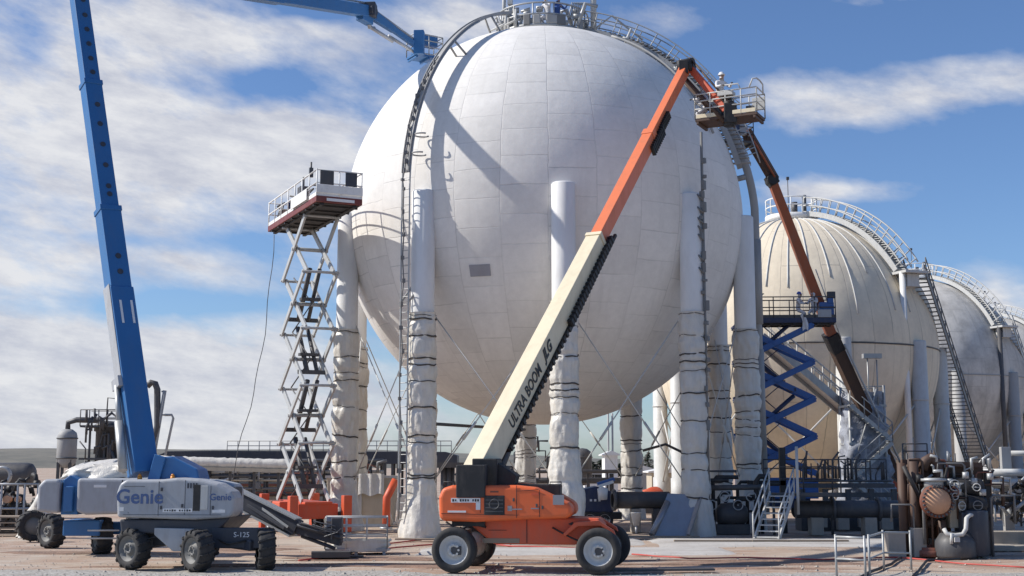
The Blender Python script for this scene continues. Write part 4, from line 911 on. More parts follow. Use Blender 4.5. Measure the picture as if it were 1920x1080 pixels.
sb, dkb, ztb = scissor("scissor_lift", "blue scissor lift with three workers on its deck, behind the right legs", (13.65, 66, 0), R(-3), 2.4, 10.05, 4, 2.0, .62, SCIBLUE, .30, (1.05, 4.3, 1.5), NAVY, DSTEEL, SCIBLUE, NAVY)
m = M(); m.box((0, 0, 1.5), (4.0, 1.5, .7)); m.box((0, 0, 2.0), (4.1, 1.1, .4)); ch = part(sb, "chassis", m, SCIBLUE, .03)
for x in (-1.35, 1.35):
    for y in (-1, 1): wheel(sb, (x, y * .9, .5), (0, y, 0), .5, .34, RIM)
m = M(); m.box((0, 0, .95), (3.2, 1.2, .5)); part(ch, "frame_rail", m, NAVY)
m = M(); m.box((2.75, -.5, ztb + .45), (.75, .3, .75)); m.box((2.95, -.55, ztb + .95), (.3, .25, .4)); part(dkb, "control_box", m, SCIBLUE, .03)
m = M(); m.box((2.6, -.76, ztb + .22), (.7, .03, .4)); part(dkb, "panel", m, HOOD, .0)
m = M(); m.box((3.0, -.6, ztb + 1.2), (.42, .2, .34)); part(dkb, "control_box", m, HOODK, .02)
m = M(); rows = []
for i in range(6):
    rows.append([V((1.35 + .30 * j / 6 + .2 * i / 7 + .05 * math.sin(j + i), -.79 - .05 * math.sin(j * 1.7 + i * .4), ztb + .1 - i * .16 + .1 * math.sin(j * .9))) for j in range(7)])
m.grid(rows); k0 = len(m.v); 
BM = Matrix.Translation((13.65, 66, 0)) @ Matrix.Rotation(R(-3), 4, 'Z'); m.xf(BM)
solo("dust_sheet", "pale cloth hanging over the edge of the blue scissor lift deck", "cloth", m, SUIT)

# ------------------------------------------------------------------ people
def person(label, loc, yaw, suit, pose="stand", helm=None, group="workers on the lifts"):
    """skinned body: joints as connected vertices with a radius each"""
    o = thing("person", label, "person", loc, yaw, group, local=True)
    lean = .25 if pose == "lean" else .06
    J = {}; E = []
    def j(n, p, r, par=None):
        J[n] = (V(p), r); 
        if par: E.append((par, n))
    hz = .92 if pose != "crouch" else .52
    j("pelvis", (0, 0, hz), .145); j("waist", (0, -lean * .3, hz + .2), .135, "pelvis"); j("chest", (0, -lean * .7, hz + .42), .165, "waist"); j("neck", (0, -lean, hz + .58), .07, "chest")
    j("jaw", (0, -lean - .04, hz + .66), .075, "neck"); j("skull", (0, -lean - .02, hz + .76), .1, "jaw"); j("crown", (0, -lean, hz + .84), .065, "skull")
    hands = []
    for s in (-1, 1):
        j(f"sh{s}", (s * .19, -lean * .85, hz + .50), .075, "chest")
        el_ = (s * .27, -lean - .1, hz + .27) if s < 0 else (s * .30, -lean - .16, hz + .30)
        wr = (s * .2, -lean - .36, hz + .26) if s < 0 else (s * .22, -lean - .40, hz + .36)
        j(f"el{s}", el_, .058, f"sh{s}"); j(f"wr{s}", wr, .042, f"el{s}"); hands.append((V(wr), (V(wr) - V(el_)).normalized(), s))
        kn = (s * .13, -.05 if pose != "crouch" else -.36, hz * .53); an = (s * .14, .03 if pose != "crouch" else -.1, .09)
        j(f"hip{s}", (s * .1, 0, hz - .06), .105, "pelvis"); j(f"kn{s}", kn, .075, f"hip{s}"); j(f"an{s}", an, .055, f"kn{s}"); j(f"toe{s}", (an[0] + s * .02, an[1] - .17, .05), .045, f"an{s}")
    names = list(J); me = bpy.data.meshes.new("body"); me.from_pydata([tuple(J[n][0]) for n in names], [(names.index(a), names.index(b_)) for a, b_ in E], [])
    b = bpy.data.objects.new("body", me); COL.objects.link(b); b.parent = o; me.materials.append(suit)
    sk = b.modifiers.new("skin", 'SKIN'); sk.use_smooth_shade = True
    for i, n in enumerate(names):
        sv = me.skin_vertices[0].data[i]; sv.radius = (J[n][1], J[n][1] * (.8 if n in ("chest", "waist", "pelvis") else 1)); sv.use_root = n == "pelvis"
    ss = b.modifiers.new("subsurf", 'SUBSURF'); ss.levels = ss.render_levels = 2
    sk0 = V((0, -lean - .03, hz + .74))
    m = M(); m.ell(sk0 + V((0, -.055, -.02)), (.068, .06, .095), 16, 12); m.ell(sk0 + V((0, -.122, -.025)), (.016, .02, .026), 8, 6); part(o, "face", m, SKIN)
    m = M()
    for s in (-1, 1): m.ell(sk0 + V((s * .028, -.112, .01)), (.013, .008, .009), 8, 6)
    m.box(sk0 + V((0, -.108, -.065)), (.045, .012, .01)); part(o, "eyes_and_mouth", m, BLACK)
    m = M()
    if helm:
        m.lathe([(.001, .125), (.06, .115), (.105, .07), (.122, 0), (.15, -.008), (.15, -.02), (.118, -.015)], sk0 + V((0, .015, .06)), (0, -.1, 1), 24); m.ell(sk0 + V((0, -.12, .048)), (.09, .07, .012), 12, 6); part(o, "helmet", m, helm)
    else:
        m.ell(sk0 + V((0, .03, .01)), (.118, .115, .145), 20, 14); part(o, "hood", m, suit)
    for w, d, s in hands:
        m = M(); side = V((0, 0, 1)).cross(d).normalized() * s; c = w + d * .055
        m.ell(c, (.042, .05, .022), 12, 8, (d.to_track_quat('Y', 'Z')).to_matrix())
        for k in range(4):
            r0 = c + d * .035 + side * (.030 - .02 * k); L = (.034, .038, .035, .028)[k]
            m.tube([r0, r0 + d * L + V((0, 0, -.008)), r0 + d * L * 1.4 + V((0, 0, -.035)), r0 + d * L * .9 + V((0, 0, -.055))], [.0095, .009, .008, .006], 6)
        r0 = c - side * .035 - d * .01; m.tube([r0, r0 - side * .022 + d * .03 + V((0, 0, -.012)), r0 - side * .012 + d * .055 + V((0, 0, -.03))], [.011, .01, .007], 6)
        part(o, "glove", m, GLOVE)
    return o
bd_ = lambda x, y: tuple(BM @ V((x, y, ztb)))
person("worker in pale coverall and dark helmet, middle of the blue scissor lift deck", bd_(1.35, -.2), R(60), SUIT, "crouch", HELMB)
person("worker in pale coverall crouching beside the control box of the blue scissor lift", bd_(2.15, -.3), R(-40), SUIT, "crouch")
person("worker in blue coverall at the left end of the blue scissor lift deck", bd_(-.95, -.2), R(30), SUITB, "stand", HELMB)
KM = JM @ Matrix.Translation(V(jw(BC_))) @ Matrix.Rotation(BY + R(7), 4, 'Z')
person("worker in white hooded coverall crouching at the sphere end of the orange boom lift basket", tuple(KM @ V((-.95, -.1, .14))), R(-120), SUIT, "crouch")
person("worker in white helmet standing in the middle of the orange boom lift basket", tuple(KM @ V((-.42, -.1, .14))), R(20), SUIT, "lean", HELMW)
person("worker in blue coverall and blue helmet on the crown deck of the white sphere", tuple(top + V((.66, -1.75, -.02))), R(40), SUITB, "crouch", HELMB, "workers on the sphere crown")
person("worker in white coverall crouching on the crown deck of the white sphere", tuple(top + V((.2, -1.8, -.02))), R(-40), SUIT, "crouch", HELMW, "workers on the sphere crown")

# ------------------------------------------------------------------ around the sphere
def flt(o, a, b_, w, mt=LSTEEL, rail=1.0, tread=None):
    a, b_ = V(a), V(b_); d = b_ - a; h = V((d.x, d.y, 0)).normalized(); s_ = V((h.y, -h.x, 0)); ang = math.atan2(h.y, h.x); k = 8
    m = M()
    for i in range(k): m.box(a + d * ((i + .5) / k), (.26, w, .045), ang)
    part(o, "tread", m, tread or mt)
    m = M()
    for sgn in (-1, 1): m.bar(a + s_ * sgn * w / 2, b_ + s_ * sgn * w / 2, .06, .2)
    part(o, "stringer", m, mt); m = M()
    for sgn in (-1, 1):
        q = s_ * sgn * (w / 2 + .03)
        for z in (.55, rail): m.tube([a + q + V((0, 0, z)), b_ + q + V((0, 0, z))], .032, 8)
        for f in (0, .35, .7, 1): m.tube([a + d * f + q, a + d * f + q + V((0, 0, rail))], .03, 8)
    part(o, "handrail", m, mt)
o = thing("access_stair", "small steel access stair with tube handrails in front of the dark pipes", "stairs", tuple(G(1437, 1013)))
pa = G(1437, 1013); pb = A(1466, 925, 51.6)
flt(o, pa, pb, .95)
m = M(); m.box(pb + V((1.1, .7, -.06)), (2.6, 1.4, .12)); 
for x in (-.1, 2.3): m.tube([(pb.x + x, pb.y + 1.2, 0), (pb.x + x, pb.y + 1.2, pb.z)], .06, 8)
part(o, "landing", m, DSTEEL)
m = M(); xx = A(1494, 900, 51.4).x; m.tube([(xx, 51.3, .9), (xx, 51.3, 3.6)], .06, 8); part(o, "post", m, LSTEEL)
m = M()
for z in (.55, 1.05):
    m.tube([pb + V((2.4, .05, z)), pb + V((2.4, 1.4, z)), pb + V((.2, 1.4, z))], .03, 6)
for q in ((2.4, .05), (2.4, 1.4), (1.2, 1.4)): m.tube([pb + V((*q, 0)), pb + V((*q, 1.05))], .03, 6)
part(o, "guard_rail", m, DSTEEL)

def saddle(o, x, y, zt_, w=.5, mt=CONC): 
    m = M(); m.box((x, y, zt_ / 2), (w, .7, zt_)); part(o, "pier", m, mt, .02)
o = thing("pipeline", "big dark grey pipe running to the right past the access stair", "pipe", (12.5, 53, 0), group="large pipes on piers")
x0, x1 = A(1492, 950, 53).x, A(1760, 950, 53).x; m = M(); m.tube([(x0, 53, 1.05), (x1, 53, 1.05)], .36, 20); part(o, "pipe", m, DSTEEL)
m = M(); 
for x in (x0 + 1.5, x0 + 3.4): m.lathe([(.36, -.06), (.5, -.06), (.5, .06), (.36, .06)], (x, 53, 1.05), (1, 0, 0), 20, True)
part(o, "flange", m, DSTEEL); saddle(o, x0 + .8, 53, .72); saddle(o, x0 + 3, 53, .72)
o = thing("pipeline", "short dark pipe with open end lying left of the leaning metal sheet", "pipe", (5, 56, 0), group="large pipes on piers")
x0, x1 = A(1148, 935, 55).x, A(1252, 935, 56).x; m = M(); m.lathe([(.3, .0), (.36, 0), (.36, 2.5), (.0, 2.5), (.0, .4), (.3, .4)], (x0, 55, 1.36), (1, .15, 0), 20)
m.lathe([(.36, .0), (.46, 0), (.46, .1), (.36, .1)], (x0 + .02, 55, 1.36), (1, .15, 0), 20, True); part(o, "pipe", m, DSTEEL); saddle(o, x0 + 1.0, 55.2, 1.0, .4); saddle(o, x0 + 2.0, 55.4, 1.0, .5, DSTEEL)
m = M(); m.lathe([(0, .3), (.12, .32), (.24, .85), (.26, .87), (.22, .87), (.1, .4)], tuple(V((x0 + .95, 54.4, .0))), (0, 0, 1), 14); m.tube([(x0 + .95, 54.4, 0), (x0 + .95, 54.4, .3)], .05, 6); part(o, "drip_funnel", m, WHITE)
# leaning bent metal sheet
o = thing("metal_sheet", "bent grey metal sheet with rolled edges leaning on the right front leg", "metal sheet", (6.9, 52, 0))
b0, b1 = A(1222, 1000, 51.6), A(1290, 1002, 51.6); t0_, t1_ = A(1252, 925, 52.3), A(1312, 928, 52.3)
b0.z = b1.z = .03; m = M(); rows = []
for i in range(9):
    f = i / 8; a_, c_ = b0.lerp(t0_, f), b1.lerp(t1_, f); rows.append([a_.lerp(c_, j / 8) + V((0, .06 * math.sin(j / 8 * math.pi) + .03 * noise.noise(V((i, j, 0)) * .7), 0)) for j in range(9)])
m.grid(rows); n_ = len(m.v); m.grid([[p + V((0, .015, -.01)) for p in r] for r in rows]); part(o, "panel", m, SHEET)
m = M(); m.tube([b0 + V((-.02, -.1, .05)), t0_ + V((-.02, -.1, -.35))], .13, 12); m.bar(b1 + V((0, -.08, .05)), t1_ + V((0, -.08, -.1)), .16, .1); part(o, "rolled_edge", m, SHEET)
# valve manifold in the shade under the right side
o = thing("valve_manifold", "dark tangle of pump, valves and pipes between the two right front legs", "valve manifold", (8.9, 55, 0))
bx = A(1372, 980, 54).x
m = M(); m.lathe([(0, -.7), (.3, -.65), (.46, -.45), (.5, 0), (.46, .45), (.3, .65), (0, .7)], (bx, 54, .8), (1, 0, 0), 20); m.box((bx, 54, .2), (1.4, .8, .4)); part(o, "pump", m, DSTEEL)
m = M(); rs = random.Random(21)
for k in range(9):
    x = bx - 1.1 + k * .3; y = 54 + rs.uniform(-.6, .9); zt_ = rs.uniform(1.4, 2.6); m.tube([(x, y, 0), (x, y, zt_ - .2), (x + .15, y, zt_), (x + rs.uniform(.5, 1.2), y, zt_)], rs.uniform(.05, .12), 8)
    m.lathe([(.0, -.05), (.2, -.05), (.2, .05), (0, .05)], (x, y, zt_ * .6), (0, 0, 1), 12)
part(o, "pipework", m, BLACK)
m = M(); m.tube([(bx - 1.2, 53.6, 1.9), (bx + 1.4, 53.6, 1.95)], .12, 10); m.tube([(bx - 1.2, 53.7, .5), (bx - 1.2, 53.7, 2.6), (bx + .2, 53.7, 2.6)], .06, 8); part(o, "header", m, DSTEEL)
m = M()
for k in range(4): p = V((bx - .9 + k * .55, 53.5, 1.2 + .35 * (k % 2))); m.ring(p, .2, .025, (0, 1, 0), 14); m.tube([p, p + V((0, .5, 0))], .03, 6)
part(o, "handwheel", m, STEEL)
m = M(); m.box((bx + 2.3, 54.5, 1.8), (.25, .25, 3.6)); m.box((bx + 1.6, 54.5, 2.1), (1.6, .25, .2)); part(o, "support_frame", m, BLACK)
o = thing("pipe_rack", "low dark steel pipe rack behind the big grey pipe", "pipe rack", (16, 57, 0))
xa, xb = A(1500, 900, 57).x, A(1670, 900, 57).x
m = M(); m.box(((xa + xb) / 2, 57, 1.95), (xb - xa, 1.2, .18)); m.box(((xa + xb) / 2, 56.6, 1.55), (xb - xa, .2, .2)); part(o, "beam", m, DSTEEL)
m = M()
for i in range(5): x = xa + (xb - xa) * i / 4; m = M(); m.box((x, 56.6, .9), (.22, .22, 1.8)); m.box((x + .3, 57.2, .35), (.8, 1.1, .7)); part(o, "post", m, DSTEEL)
m = M(); rs = random.Random(33)
for k in range(7): m.tube([(xa, 56.9 + .12 * k, 2.15), (xb, 56.9 + .12 * k, 2.15)], .05, 6)
for k in range(26): x = rs.uniform(xa, xb); z = rs.uniform(2.1, 2.3); m.tube([(x, 57, z), (x, 57, z + rs.uniform(.3, 1.0)), (x + rs.uniform(-.4, .4), 57, z + rs.uniform(.4, 1.2))], rs.uniform(.02, .06), 6)
for z in (2.7, 3.1): m.tube([(xa - 1.5, 57.6, z), (xb, 57.6, z)], .03, 6)
for i in range(7): x = xa - 1.5 + (xb - xa + 1.5) * i / 6; m.tube([(x, 57.6, 2.1), (x, 57.6, 3.1)], .03, 6)
part(o, "pipework", m, DSTEEL)
for k in range(5): m = M(); m.box((xa + .6 + k * .95, 55.9, .42), (.5, .4, .5 + .2 * (k % 2))); part(o, "pier", m, CONC, .02)

# wrapped stair tower and the inclined gangway down from the white sphere
T = A(1622, 900, 70); T.z = 0
o = thing("stair_tower", "stair tower smothered in grey plastic sheeting at the foot of the long gangway", "stair tower", tuple(T))
zt_ = A(1622, 762, 70).z; m = M()
for x in (-.95, .95):
    for y in (-.9, .9): m.tube([T + V((x, y, 0)), T + V((x, y, zt_ + 1.1))], .08, 8)
for z in (zt_ * .33, zt_ * .66, zt_): m.box(T + V((0, 0, z)), (2.1, 2.0, .12))
part(o, "frame", m, STEEL)
m = M()
for s_ in (-1, 1):
    for z in (.55, 1.05): m.tube([T + V((-.95, s_ * .9, zt_ + z)), T + V((.95, s_ * .9, zt_ + z))], .035, 6)
m.tube([T + V((.1, -1, zt_)), T + V((.1, -1, zt_ + 2.6))], .04, 6); m.tube([T + V((.6, -1, zt_)), T + V((.6, -1, zt_ + 2.5))], .04, 6); m.box(T + V((.35, -1, zt_ + 2.7)), (1.0, .4, .25)); m.tube([T + V((-.9, -1.1, zt_ * .45)), T + V((.5, -1.1, zt_ + .9))], .05, 6)
part(o, "handrail", m, STEEL)
m = M(); rows = []
for k in range(46):
    z = zt_ * 1.12 * k / 45; row = []; f = k / 45
    for j in range(41):
        th = 2 * math.pi * (j % 40) / 40; c_, s_ = math.cos(th), math.sin(th); sq = 1 / max(abs(c_), abs(s_)) ** .75
        w = 1.0 + .22 * (1 - f) - .1 * f + (.3 * (1 - f) if c_ > 0 else 0)
        p = V((w * sq * c_ - .1 * (1 - f), 1.0 * sq * s_, z)); nn = noise.noise(p * 1.7 + V((0, 0, 5))) * .26 + noise.noise(p * 4.3) * .2 + abs(noise.noise(V((p.x * 2, p.y * 2, p.z * 1.2 - p.x)))) * .2
        row.append(T + p + V((c_, s_, .3)) * nn)
    rows.append(row)
m.grid(rows); part(o, "plastic_sheet", m, TARP)
for k in range(3):
    za_, zb_ = zt_ * k / 3 + .1, zt_ * (k + 1) / 3; sg = 1 if k % 2 else -1; m = M()
    for q in range(9): m.box(T + V((sg * (-1.0 + 2.0 * q / 8), -1.42, za_ + (zb_ - za_) * q / 8)), (.26, .5, .04))
    for y in (-1.68, -1.2): m.bar(T + V((-sg * 1.1, y, za_)), T + V((sg * 1.1, y, zb_)), .05, .2)
    for h in (.5, 1.0): m.tube([T + V((-sg * 1.1, -1.7, za_ + h)), T + V((sg * 1.1, -1.7, zb_ + h))], .03, 6)
    for q in range(4): p = T + V((-sg * (1.1 - 2.2 * q / 3), -1.7, za_ + (zb_ - za_) * q / 3)); m.tube([p, p + V((0, 0, 1.0))], .028, 6)
    part(o, "stair_flight", m, STEEL)
ga, gb_ = A(1420, 630, 69.5), A(1612, 792, 72.2)
o = thing("gangway", "long inclined grey gangway slanting down behind the blue scissor lift", "gangway", (gb_.x, gb_.y, 0))
m = M(); d_ = gb_ - ga; sdv = V((d_.y, -d_.x, 0)).normalized() * .5; m.bar(ga, gb_, .95, .08)
for k in range(60): m.box(ga + d_ * (k / 60) + V((0, 0, .06)), (.24, .9, .04))
tr_ = part(o, "tread", m, LSTEEL)
m = M()
for s_ in (-1, 1): m.bar(ga + sdv * s_ + V((0, 0, -.05)), gb_ + sdv * s_ + V((0, 0, -.05)), .08, .42)
part(o, "stringer", m, STEEL); m = M()
for s_ in (-1, 1):
    for z in (.7, 1.15): m.tube([ga + sdv * s_ + V((0, 0, z)), gb_ + sdv * s_ + V((0, 0, z))], .045, 6)
    for k in range(13): p = ga + d_ * (k / 12) + sdv * s_; m.tube([p, p + V((0, 0, 1.15))], .035, 6)
part(o, "handrail", m, LSTEEL)
m = M()
for f in (.8,): p = ga + d_ * f; m.tube([V((p.x, p.y, 0)), p], .1, 8)
part(o, "post", m, STEEL)
# ------------------------------------------------------------------ process skid at the right
SY = 41.0
def S(px, py, y=SY): return A(px, py, y)
o = thing("process_skid", "brown pipework skid with round bolted flange and drum, at the right front", "pipe skid", (S(1760, 1000).x, SY, 0))
m = M()
for (px, y, r, yt) in ((1690, SY, .15, 868), (1702, SY + .5, .12, 862), (1712, SY - .2, .16, 865), (1722, SY + .8, .1, 870), (1735, SY + .3, .17, 866), (1747, SY + .9, .13, 880)):
    p = S(px, yt, y); m.tube([(p.x, y, 0.0), (p.x, y, p.z)], r, 12)
part(o, "upright_pipe", m, BROWN)
m = M(); m.tube([S(1730, 880), S(1736, 864), S(1745, 858), S(1756, 866), S(1760, 885), S(1760, 915)], .17, 12); m.tube([S(1712, 980), S(1730, 984), S(1750, 980), S(1762, 968), S(1766, 940)], .15, 12); m.tube([S(1765, 975, 40.6), S(1768, 995, 40.6), S(1768, 1035, 40.6)], .14, 10); part(o, "bent_pipe", m, BROWN)
m = M(); m.lathe([(0, -.1), (.38, -.08), (.38, .1), (.3, .12), (.3, .2), (0, .2)], tuple(V((S(1736, 870, 40.6).x, 40.6, .1))), (0, 0, 1), 16); m.box(S(1738, 1030, 40.8), (.5, .4, .32)); part(o, "rusty_base", m, RUST)
m = M(); p0 = S(1705, 878, SY + .6); p1 = S(1838, 884, SY + .6); m.bar(p0, p1, .5, .55); m.bar(S(1690, 866, SY + .2), S(1840, 872, SY + .2), .2, .16); m.bar(S(1690, 905, SY + 1.2), S(1850, 908, SY + 1.2), .3, .3); part(o, "header_beam", m, BROWN)
m = M()
for px, y in ((1688, SY + .9), (1790, SY + 1.1), (1848, SY + .3), (1812, SY + 1.2)): x = S(px, 870, y).x; m = M(); m.box((x, y, 1.35), (.16, .16, 2.7)); part(o, "support_post", m, BLACK)
fc = S(1758, 940, 40.1)
m = M(); m.tube([fc + V((0, .1, 0)), fc + V((1.0, 3.2, 0))], .43, 28); part(o, "exchanger_shell", m, BROWN)
m = M(); m.lathe([(0, -.1), (.40, -.1), (.41, -.02), (.52, -.02), (.52, .1), (.43, .12)], fc + V((0, .05, 0)), (.0, 1, 0), 36); fl_ = part(o, "bolted_flange", m, RUST)
m = M(); m.lathe([(0, -.135), (.395, -.125), (.40, -.09)], fc + V((0, .05, 0)), (0, 1, 0), 36); part(fl_, "cover_plate", m, PEACH)
for k in range(24): m = M(); th = k * math.pi / 12; p = fc + V((.465 * math.cos(th), -.03, .465 * math.sin(th))); m.cyl(p, p + V((0, -.09, 0)), .038, n=6); part(fl_, "bolt", m, DSTEEL)
m = M(); m.cyl(fc + V((0, .3, .4)), fc + V((0, .3, .72)), .3, n=20); m.cyl(fc + V((0, .3, .62)), fc + V((0, .3, .7)), .4, n=20)
m.cyl(S(1797, 905, 40.8), S(1797, 912, 40.8) + V((0, 0, -.3)), .22); m.cyl(S(1818, 900, 40.8), S(1818, 912, 40.8), .12); part(o, "nozzle", m, STEEL)
m = M(); m.box(S(1800, 925, 41.1), (.9, .8, 1.0)); m.cyl(S(1790, 915, 40.9), S(1840, 918, 40.9), .34, n=20); m.cyl(S(1810, 945, 40.5), S(1846, 950, 40.5), .3, n=18); part(o, "valve_body", m, BLACK, .05)
u = [S(1770, 992, 39.9), S(1775, 1001, 39.8), S(1790, 1004, 39.8), S(1805, 1002, 39.8), S(1811, 992, 39.8), S(1812, 972, 39.9), S(1818, 966, 40), S(1836, 965, 40.2)]
m = M(); m.tube(u, .068, 12); m.cyl(S(1784, 1000, 39.75), S(1784, 1020, 39.75), .05); m.box(S(1794, 1012, 39.7), (.16, .12, .14)); part(o, "bent_drain_pipe", m, LSTEEL)
m = M(); x = S(1782, 870, 40.4).x; m.lathe([(0, 0), (.6, .0), (.64, .08), (.62, .5), (.45, .75), (.0, .82)], (x, 40.3, 0), (0, 0, 1), 28); part(o, "drum", m, DSTEEL)
m = M(); p = S(1825, 1003, 40.4); m.box((p.x, 40.5, .75), (.85, .7, 1.3)); m.lathe([(0, .0), (.38, 0), (.4, 1.4), (0, 1.45)], (p.x + .05, 40.35, .05), (0, 0, 1), 24); part(o, "sump_box", m, HOODK, .03)
m = M(); m.box((S(1781, 870).x, 40.7, 1.35), (.5, .4, .9)); part(o, "junction_box", m, BEIGE, .02)
m = M()
for px, w, h in ((1673, .55, .75), (1716, .4, .9), (1752, .45, .55)): p = S(px, 1000, 41.0); m = M(); m.box((p.x, 41.0 - .2, h / 2), (w, .6, h)); part(o, "pier", m, CONC, .02)
m = M(); rs = random.Random(61)
for k in range(46):
    m = M(); x = S(rs.uniform(1700, 1850), 870).x; y = SY + rs.uniform(-.5, 1.4); z = rs.uniform(1.0, 2.8); q = V((x, y, z)); d_ = V((rs.uniform(-.7, .7), rs.uniform(-.3, .3), 0)); m.tube([q, q + V((0, 0, rs.uniform(-.7, .6))), q + d_ + V((0, 0, rs.uniform(-.5, .6)))], rs.uniform(.025, .075), 8)
    if k % 3 == 0: m.cyl(q - V((.1, 0, 0)), q + V((.1, 0, 0)), rs.uniform(.1, .18), n=12)
    part(o, "small_pipe", m, BLACK)
rs = random.Random(64)
for k in range(16):
    m = M(); x = S(rs.uniform(1730, 1850), 870).x; y = SY + rs.uniform(-.7, .4); z = rs.uniform(2.0, 3.05); m.tube([(x, y, z), (x, y, z + rs.uniform(.15, .4)), (x + rs.uniform(-.3, .3), y, z + rs.uniform(.1, .4))], rs.uniform(.03, .06), 8); part(o, "pipe_fitting", m, STEEL)
for k in range(6): m = M(); p = V((S(1765 + k * 15, 870).x, SY - .7, rs.uniform(1.9, 2.6))); m.cyl(p, p + V((0, 0, .2)), .1, n=12); part(o, "pipe_fitting", m, STEEL)
m = M()
for k in range(3): p = S(1700 + k * 45, 850 - (k % 2) * 6, SY + .6); m.tube([p, V((p.x, p.y, 2.6))], .03, 6); 
m.tube([S(1692, 832, SY + 1.5), S(1738, 832, SY + 1.5)], .025, 6); m.tube([S(1692, 846, SY + 1.5), S(1738, 846, SY + 1.5)], .025, 6)
for px in (1692, 1738): p = S(px, 832, SY + 1.5); m.tube([p, V((p.x, p.y, 2.2))], .025, 6)
part(o, "handrail", m, DSTEEL)
rs = random.Random(66)
for k in range(34):
    px = rs.uniform(1696, 1862); y = SY + rs.uniform(-.6, 1.3); zb = rs.choice((0, 0, .4, .9, 1.4)); z1_ = rs.uniform(1.6, 3.1); x = S(px, 870, y).x; m = M(); L = rs.uniform(-.9, .9)
    m.tube([(x, y, zb), (x, y, z1_ - .08), (x + .08 * (1 if L > 0 else -1), y, z1_), (x + L, y, z1_), (x + L, y + .05, z1_ - rs.uniform(.2, .9))], rs.uniform(.02, .05), 6); part(o, "thin_pipe", m, rs.choice((BROWN, BROWN, RUST, MIDG, LSTEEL)))
for k in range(7):
    p = S(rs.uniform(1780, 1856), rs.uniform(905, 960), SY - .9); m = M(); m.ring(p, rs.uniform(.1, .17), .018, (rs.uniform(-.5, .5), 1, 0), 14); m.tube([p, p + V((0, .4, 0))], .02, 6); m.bar(p - V((.12, 0, 0)), p + V((.12, 0, 0)), .02, .02); part(o, "handwheel", m, rs.choice((RUST, STEEL, MIDG)))
# rack of pale pipes behind at the far right
o = thing("pipe_rack", "rack of pale horizontal pipes over tangled valves at the right edge", "pipe rack", (S(1890, 870, 45).x, 45, 0))
m = M(); xa, xb = S(1838, 870, 45).x, S(2010, 870, 45).x
for z, r in ((A(1880, 886, 45).z, .13), (A(1880, 904, 45).z, .13)): m.tube([(xa, 45, z), (xb, 45, z)], r, 12)
m.tube([(S(1882, 870, 46).x, 46, A(1880, 850, 46).z), (xb, 46, A(1880, 850, 46).z)], .1, 10); part(o, "pipe", m, LSTEEL)
m = M()
for px, y, top_, w in ((1884, 45.5, 838, .34), (1846, 45.3, 880, .16), (1948, 45.5, 838, .3)): p = A(px, top_, y); m.box((p.x, y, p.z / 2), (w, .22, p.z))
m.box(((xa + xb) / 2, 45.4, A(1880, 912, 45).z), (xb - xa, .3, .14)); part(o, "post", m, GREYL, .01)
m = M(); rs = random.Random(77)
for k in range(46):
    p = A(rs.uniform(1850, 1990), rs.uniform(900, 975), 45 + rs.uniform(-1.5, 1.2)); d_ = V((rs.uniform(-.8, .8), rs.uniform(-.3, .3), rs.uniform(-.8, .5))); m.tube([p, p + d_ * .5 + V((0, 0, .2)), p + d_], rs.uniform(.03, .1), 8)
    if k % 3 == 0: m.cyl(p - V((.12, 0, 0)), p + V((.12, 0, 0)), rs.uniform(.12, .22), n=12)
    if k % 5 == 0: m.ring(p, .2, .025, (0, 1, 0), 12)
part(o, "valve_cluster", m, BLACK)
for k in range(20):
    m = M(); p = A(rs.uniform(1850, 1990), rs.uniform(900, 970), 44 + rs.uniform(-.6, .6)); d_ = V((rs.uniform(-.4, .4), 0, rs.uniform(-.6, .5))); m.tube([p, p + d_], rs.uniform(.03, .07), 8); part(o, "pipe_fitting", m, STEEL)
m = M()
for k in range(6): p = A(1862 + k * 26, 990, 44.5); m = M(); m.box((p.x, 44.5, .3), (.5, .6, .6)); part(o, "pier", m, CONC, .02)
m = M(); m.box((S(1930, 870, 44).x, 43.6, .1), (4, 1.2, .18)); part(o, "pier", m, CONC, .02)

# foreground tube railings
def railing(name, label, pts, hz, drop=1.0, mids=(.45,)):
    m = M(); pts = [V(p) for p in pts]
    m.tube([p + V((0, 0, hz)) for p in pts], .03, 8)
    for k in mids: m.tube([p + V((0, 0, hz * k)) for p in pts], .027, 8)
    for p in pts: m.tube([V((p.x, p.y, -.05)), p + V((0, 0, hz + .06))], .032, 8)
    return solo(name, label, "railing", m, STEEL, "steel tube railings at the front edge")
def gxy(px, y): return V((A(px, 1000, y).x, y, 0))
railing("guard_railing", "straight two-post galvanised railing standing in the front gravel", [gxy(1566, 33.6), gxy(1620, 33.0)], 1.02)
railing("guard_railing", "angled three-post galvanised railing in front of the brown pipe skid", [gxy(1628, 33.6), gxy(1655, 35.8), gxy(1706, 35.6)], 1.02)

# hoses, tapes and boards on the ground
def ground_line(name, label, pts, r, mt, cat, grp=None):
    m = M(); P = []
    for i in range(len(pts) - 1):
        a, b_ = G(*pts[i]), G(*pts[i + 1])
        n = max(2, int((b_ - a).length / .5))
        for k in range(n): p = a.lerp(b_, k / n); P.append(V((p.x, p.y + .06 * noise.noise(p * 1.1), gz(p.x, p.y) + r * .9 + .01)))
    P.append(V((*G(*pts[-1]).xy, r))); m.tube(P, r, 6); return solo(name, label, cat, m, mt, grp)
ground_line("air_hose", "long red hose lying across the ground to the right front", [(1185, 1042), (1290, 1050), (1400, 1048), (1540, 1052), (1680, 1046), (1800, 1058), (1930, 1066)], .026, REDH, "hose", "hoses on the ground")
ground_line("air_hose", "red hose running behind the wheels of the orange boom lift", [(700, 1034), (790, 1024), (880, 1019), (960, 1026), (1080, 1030), (1180, 1019)], .03, REDH, "hose", "hoses on the ground")
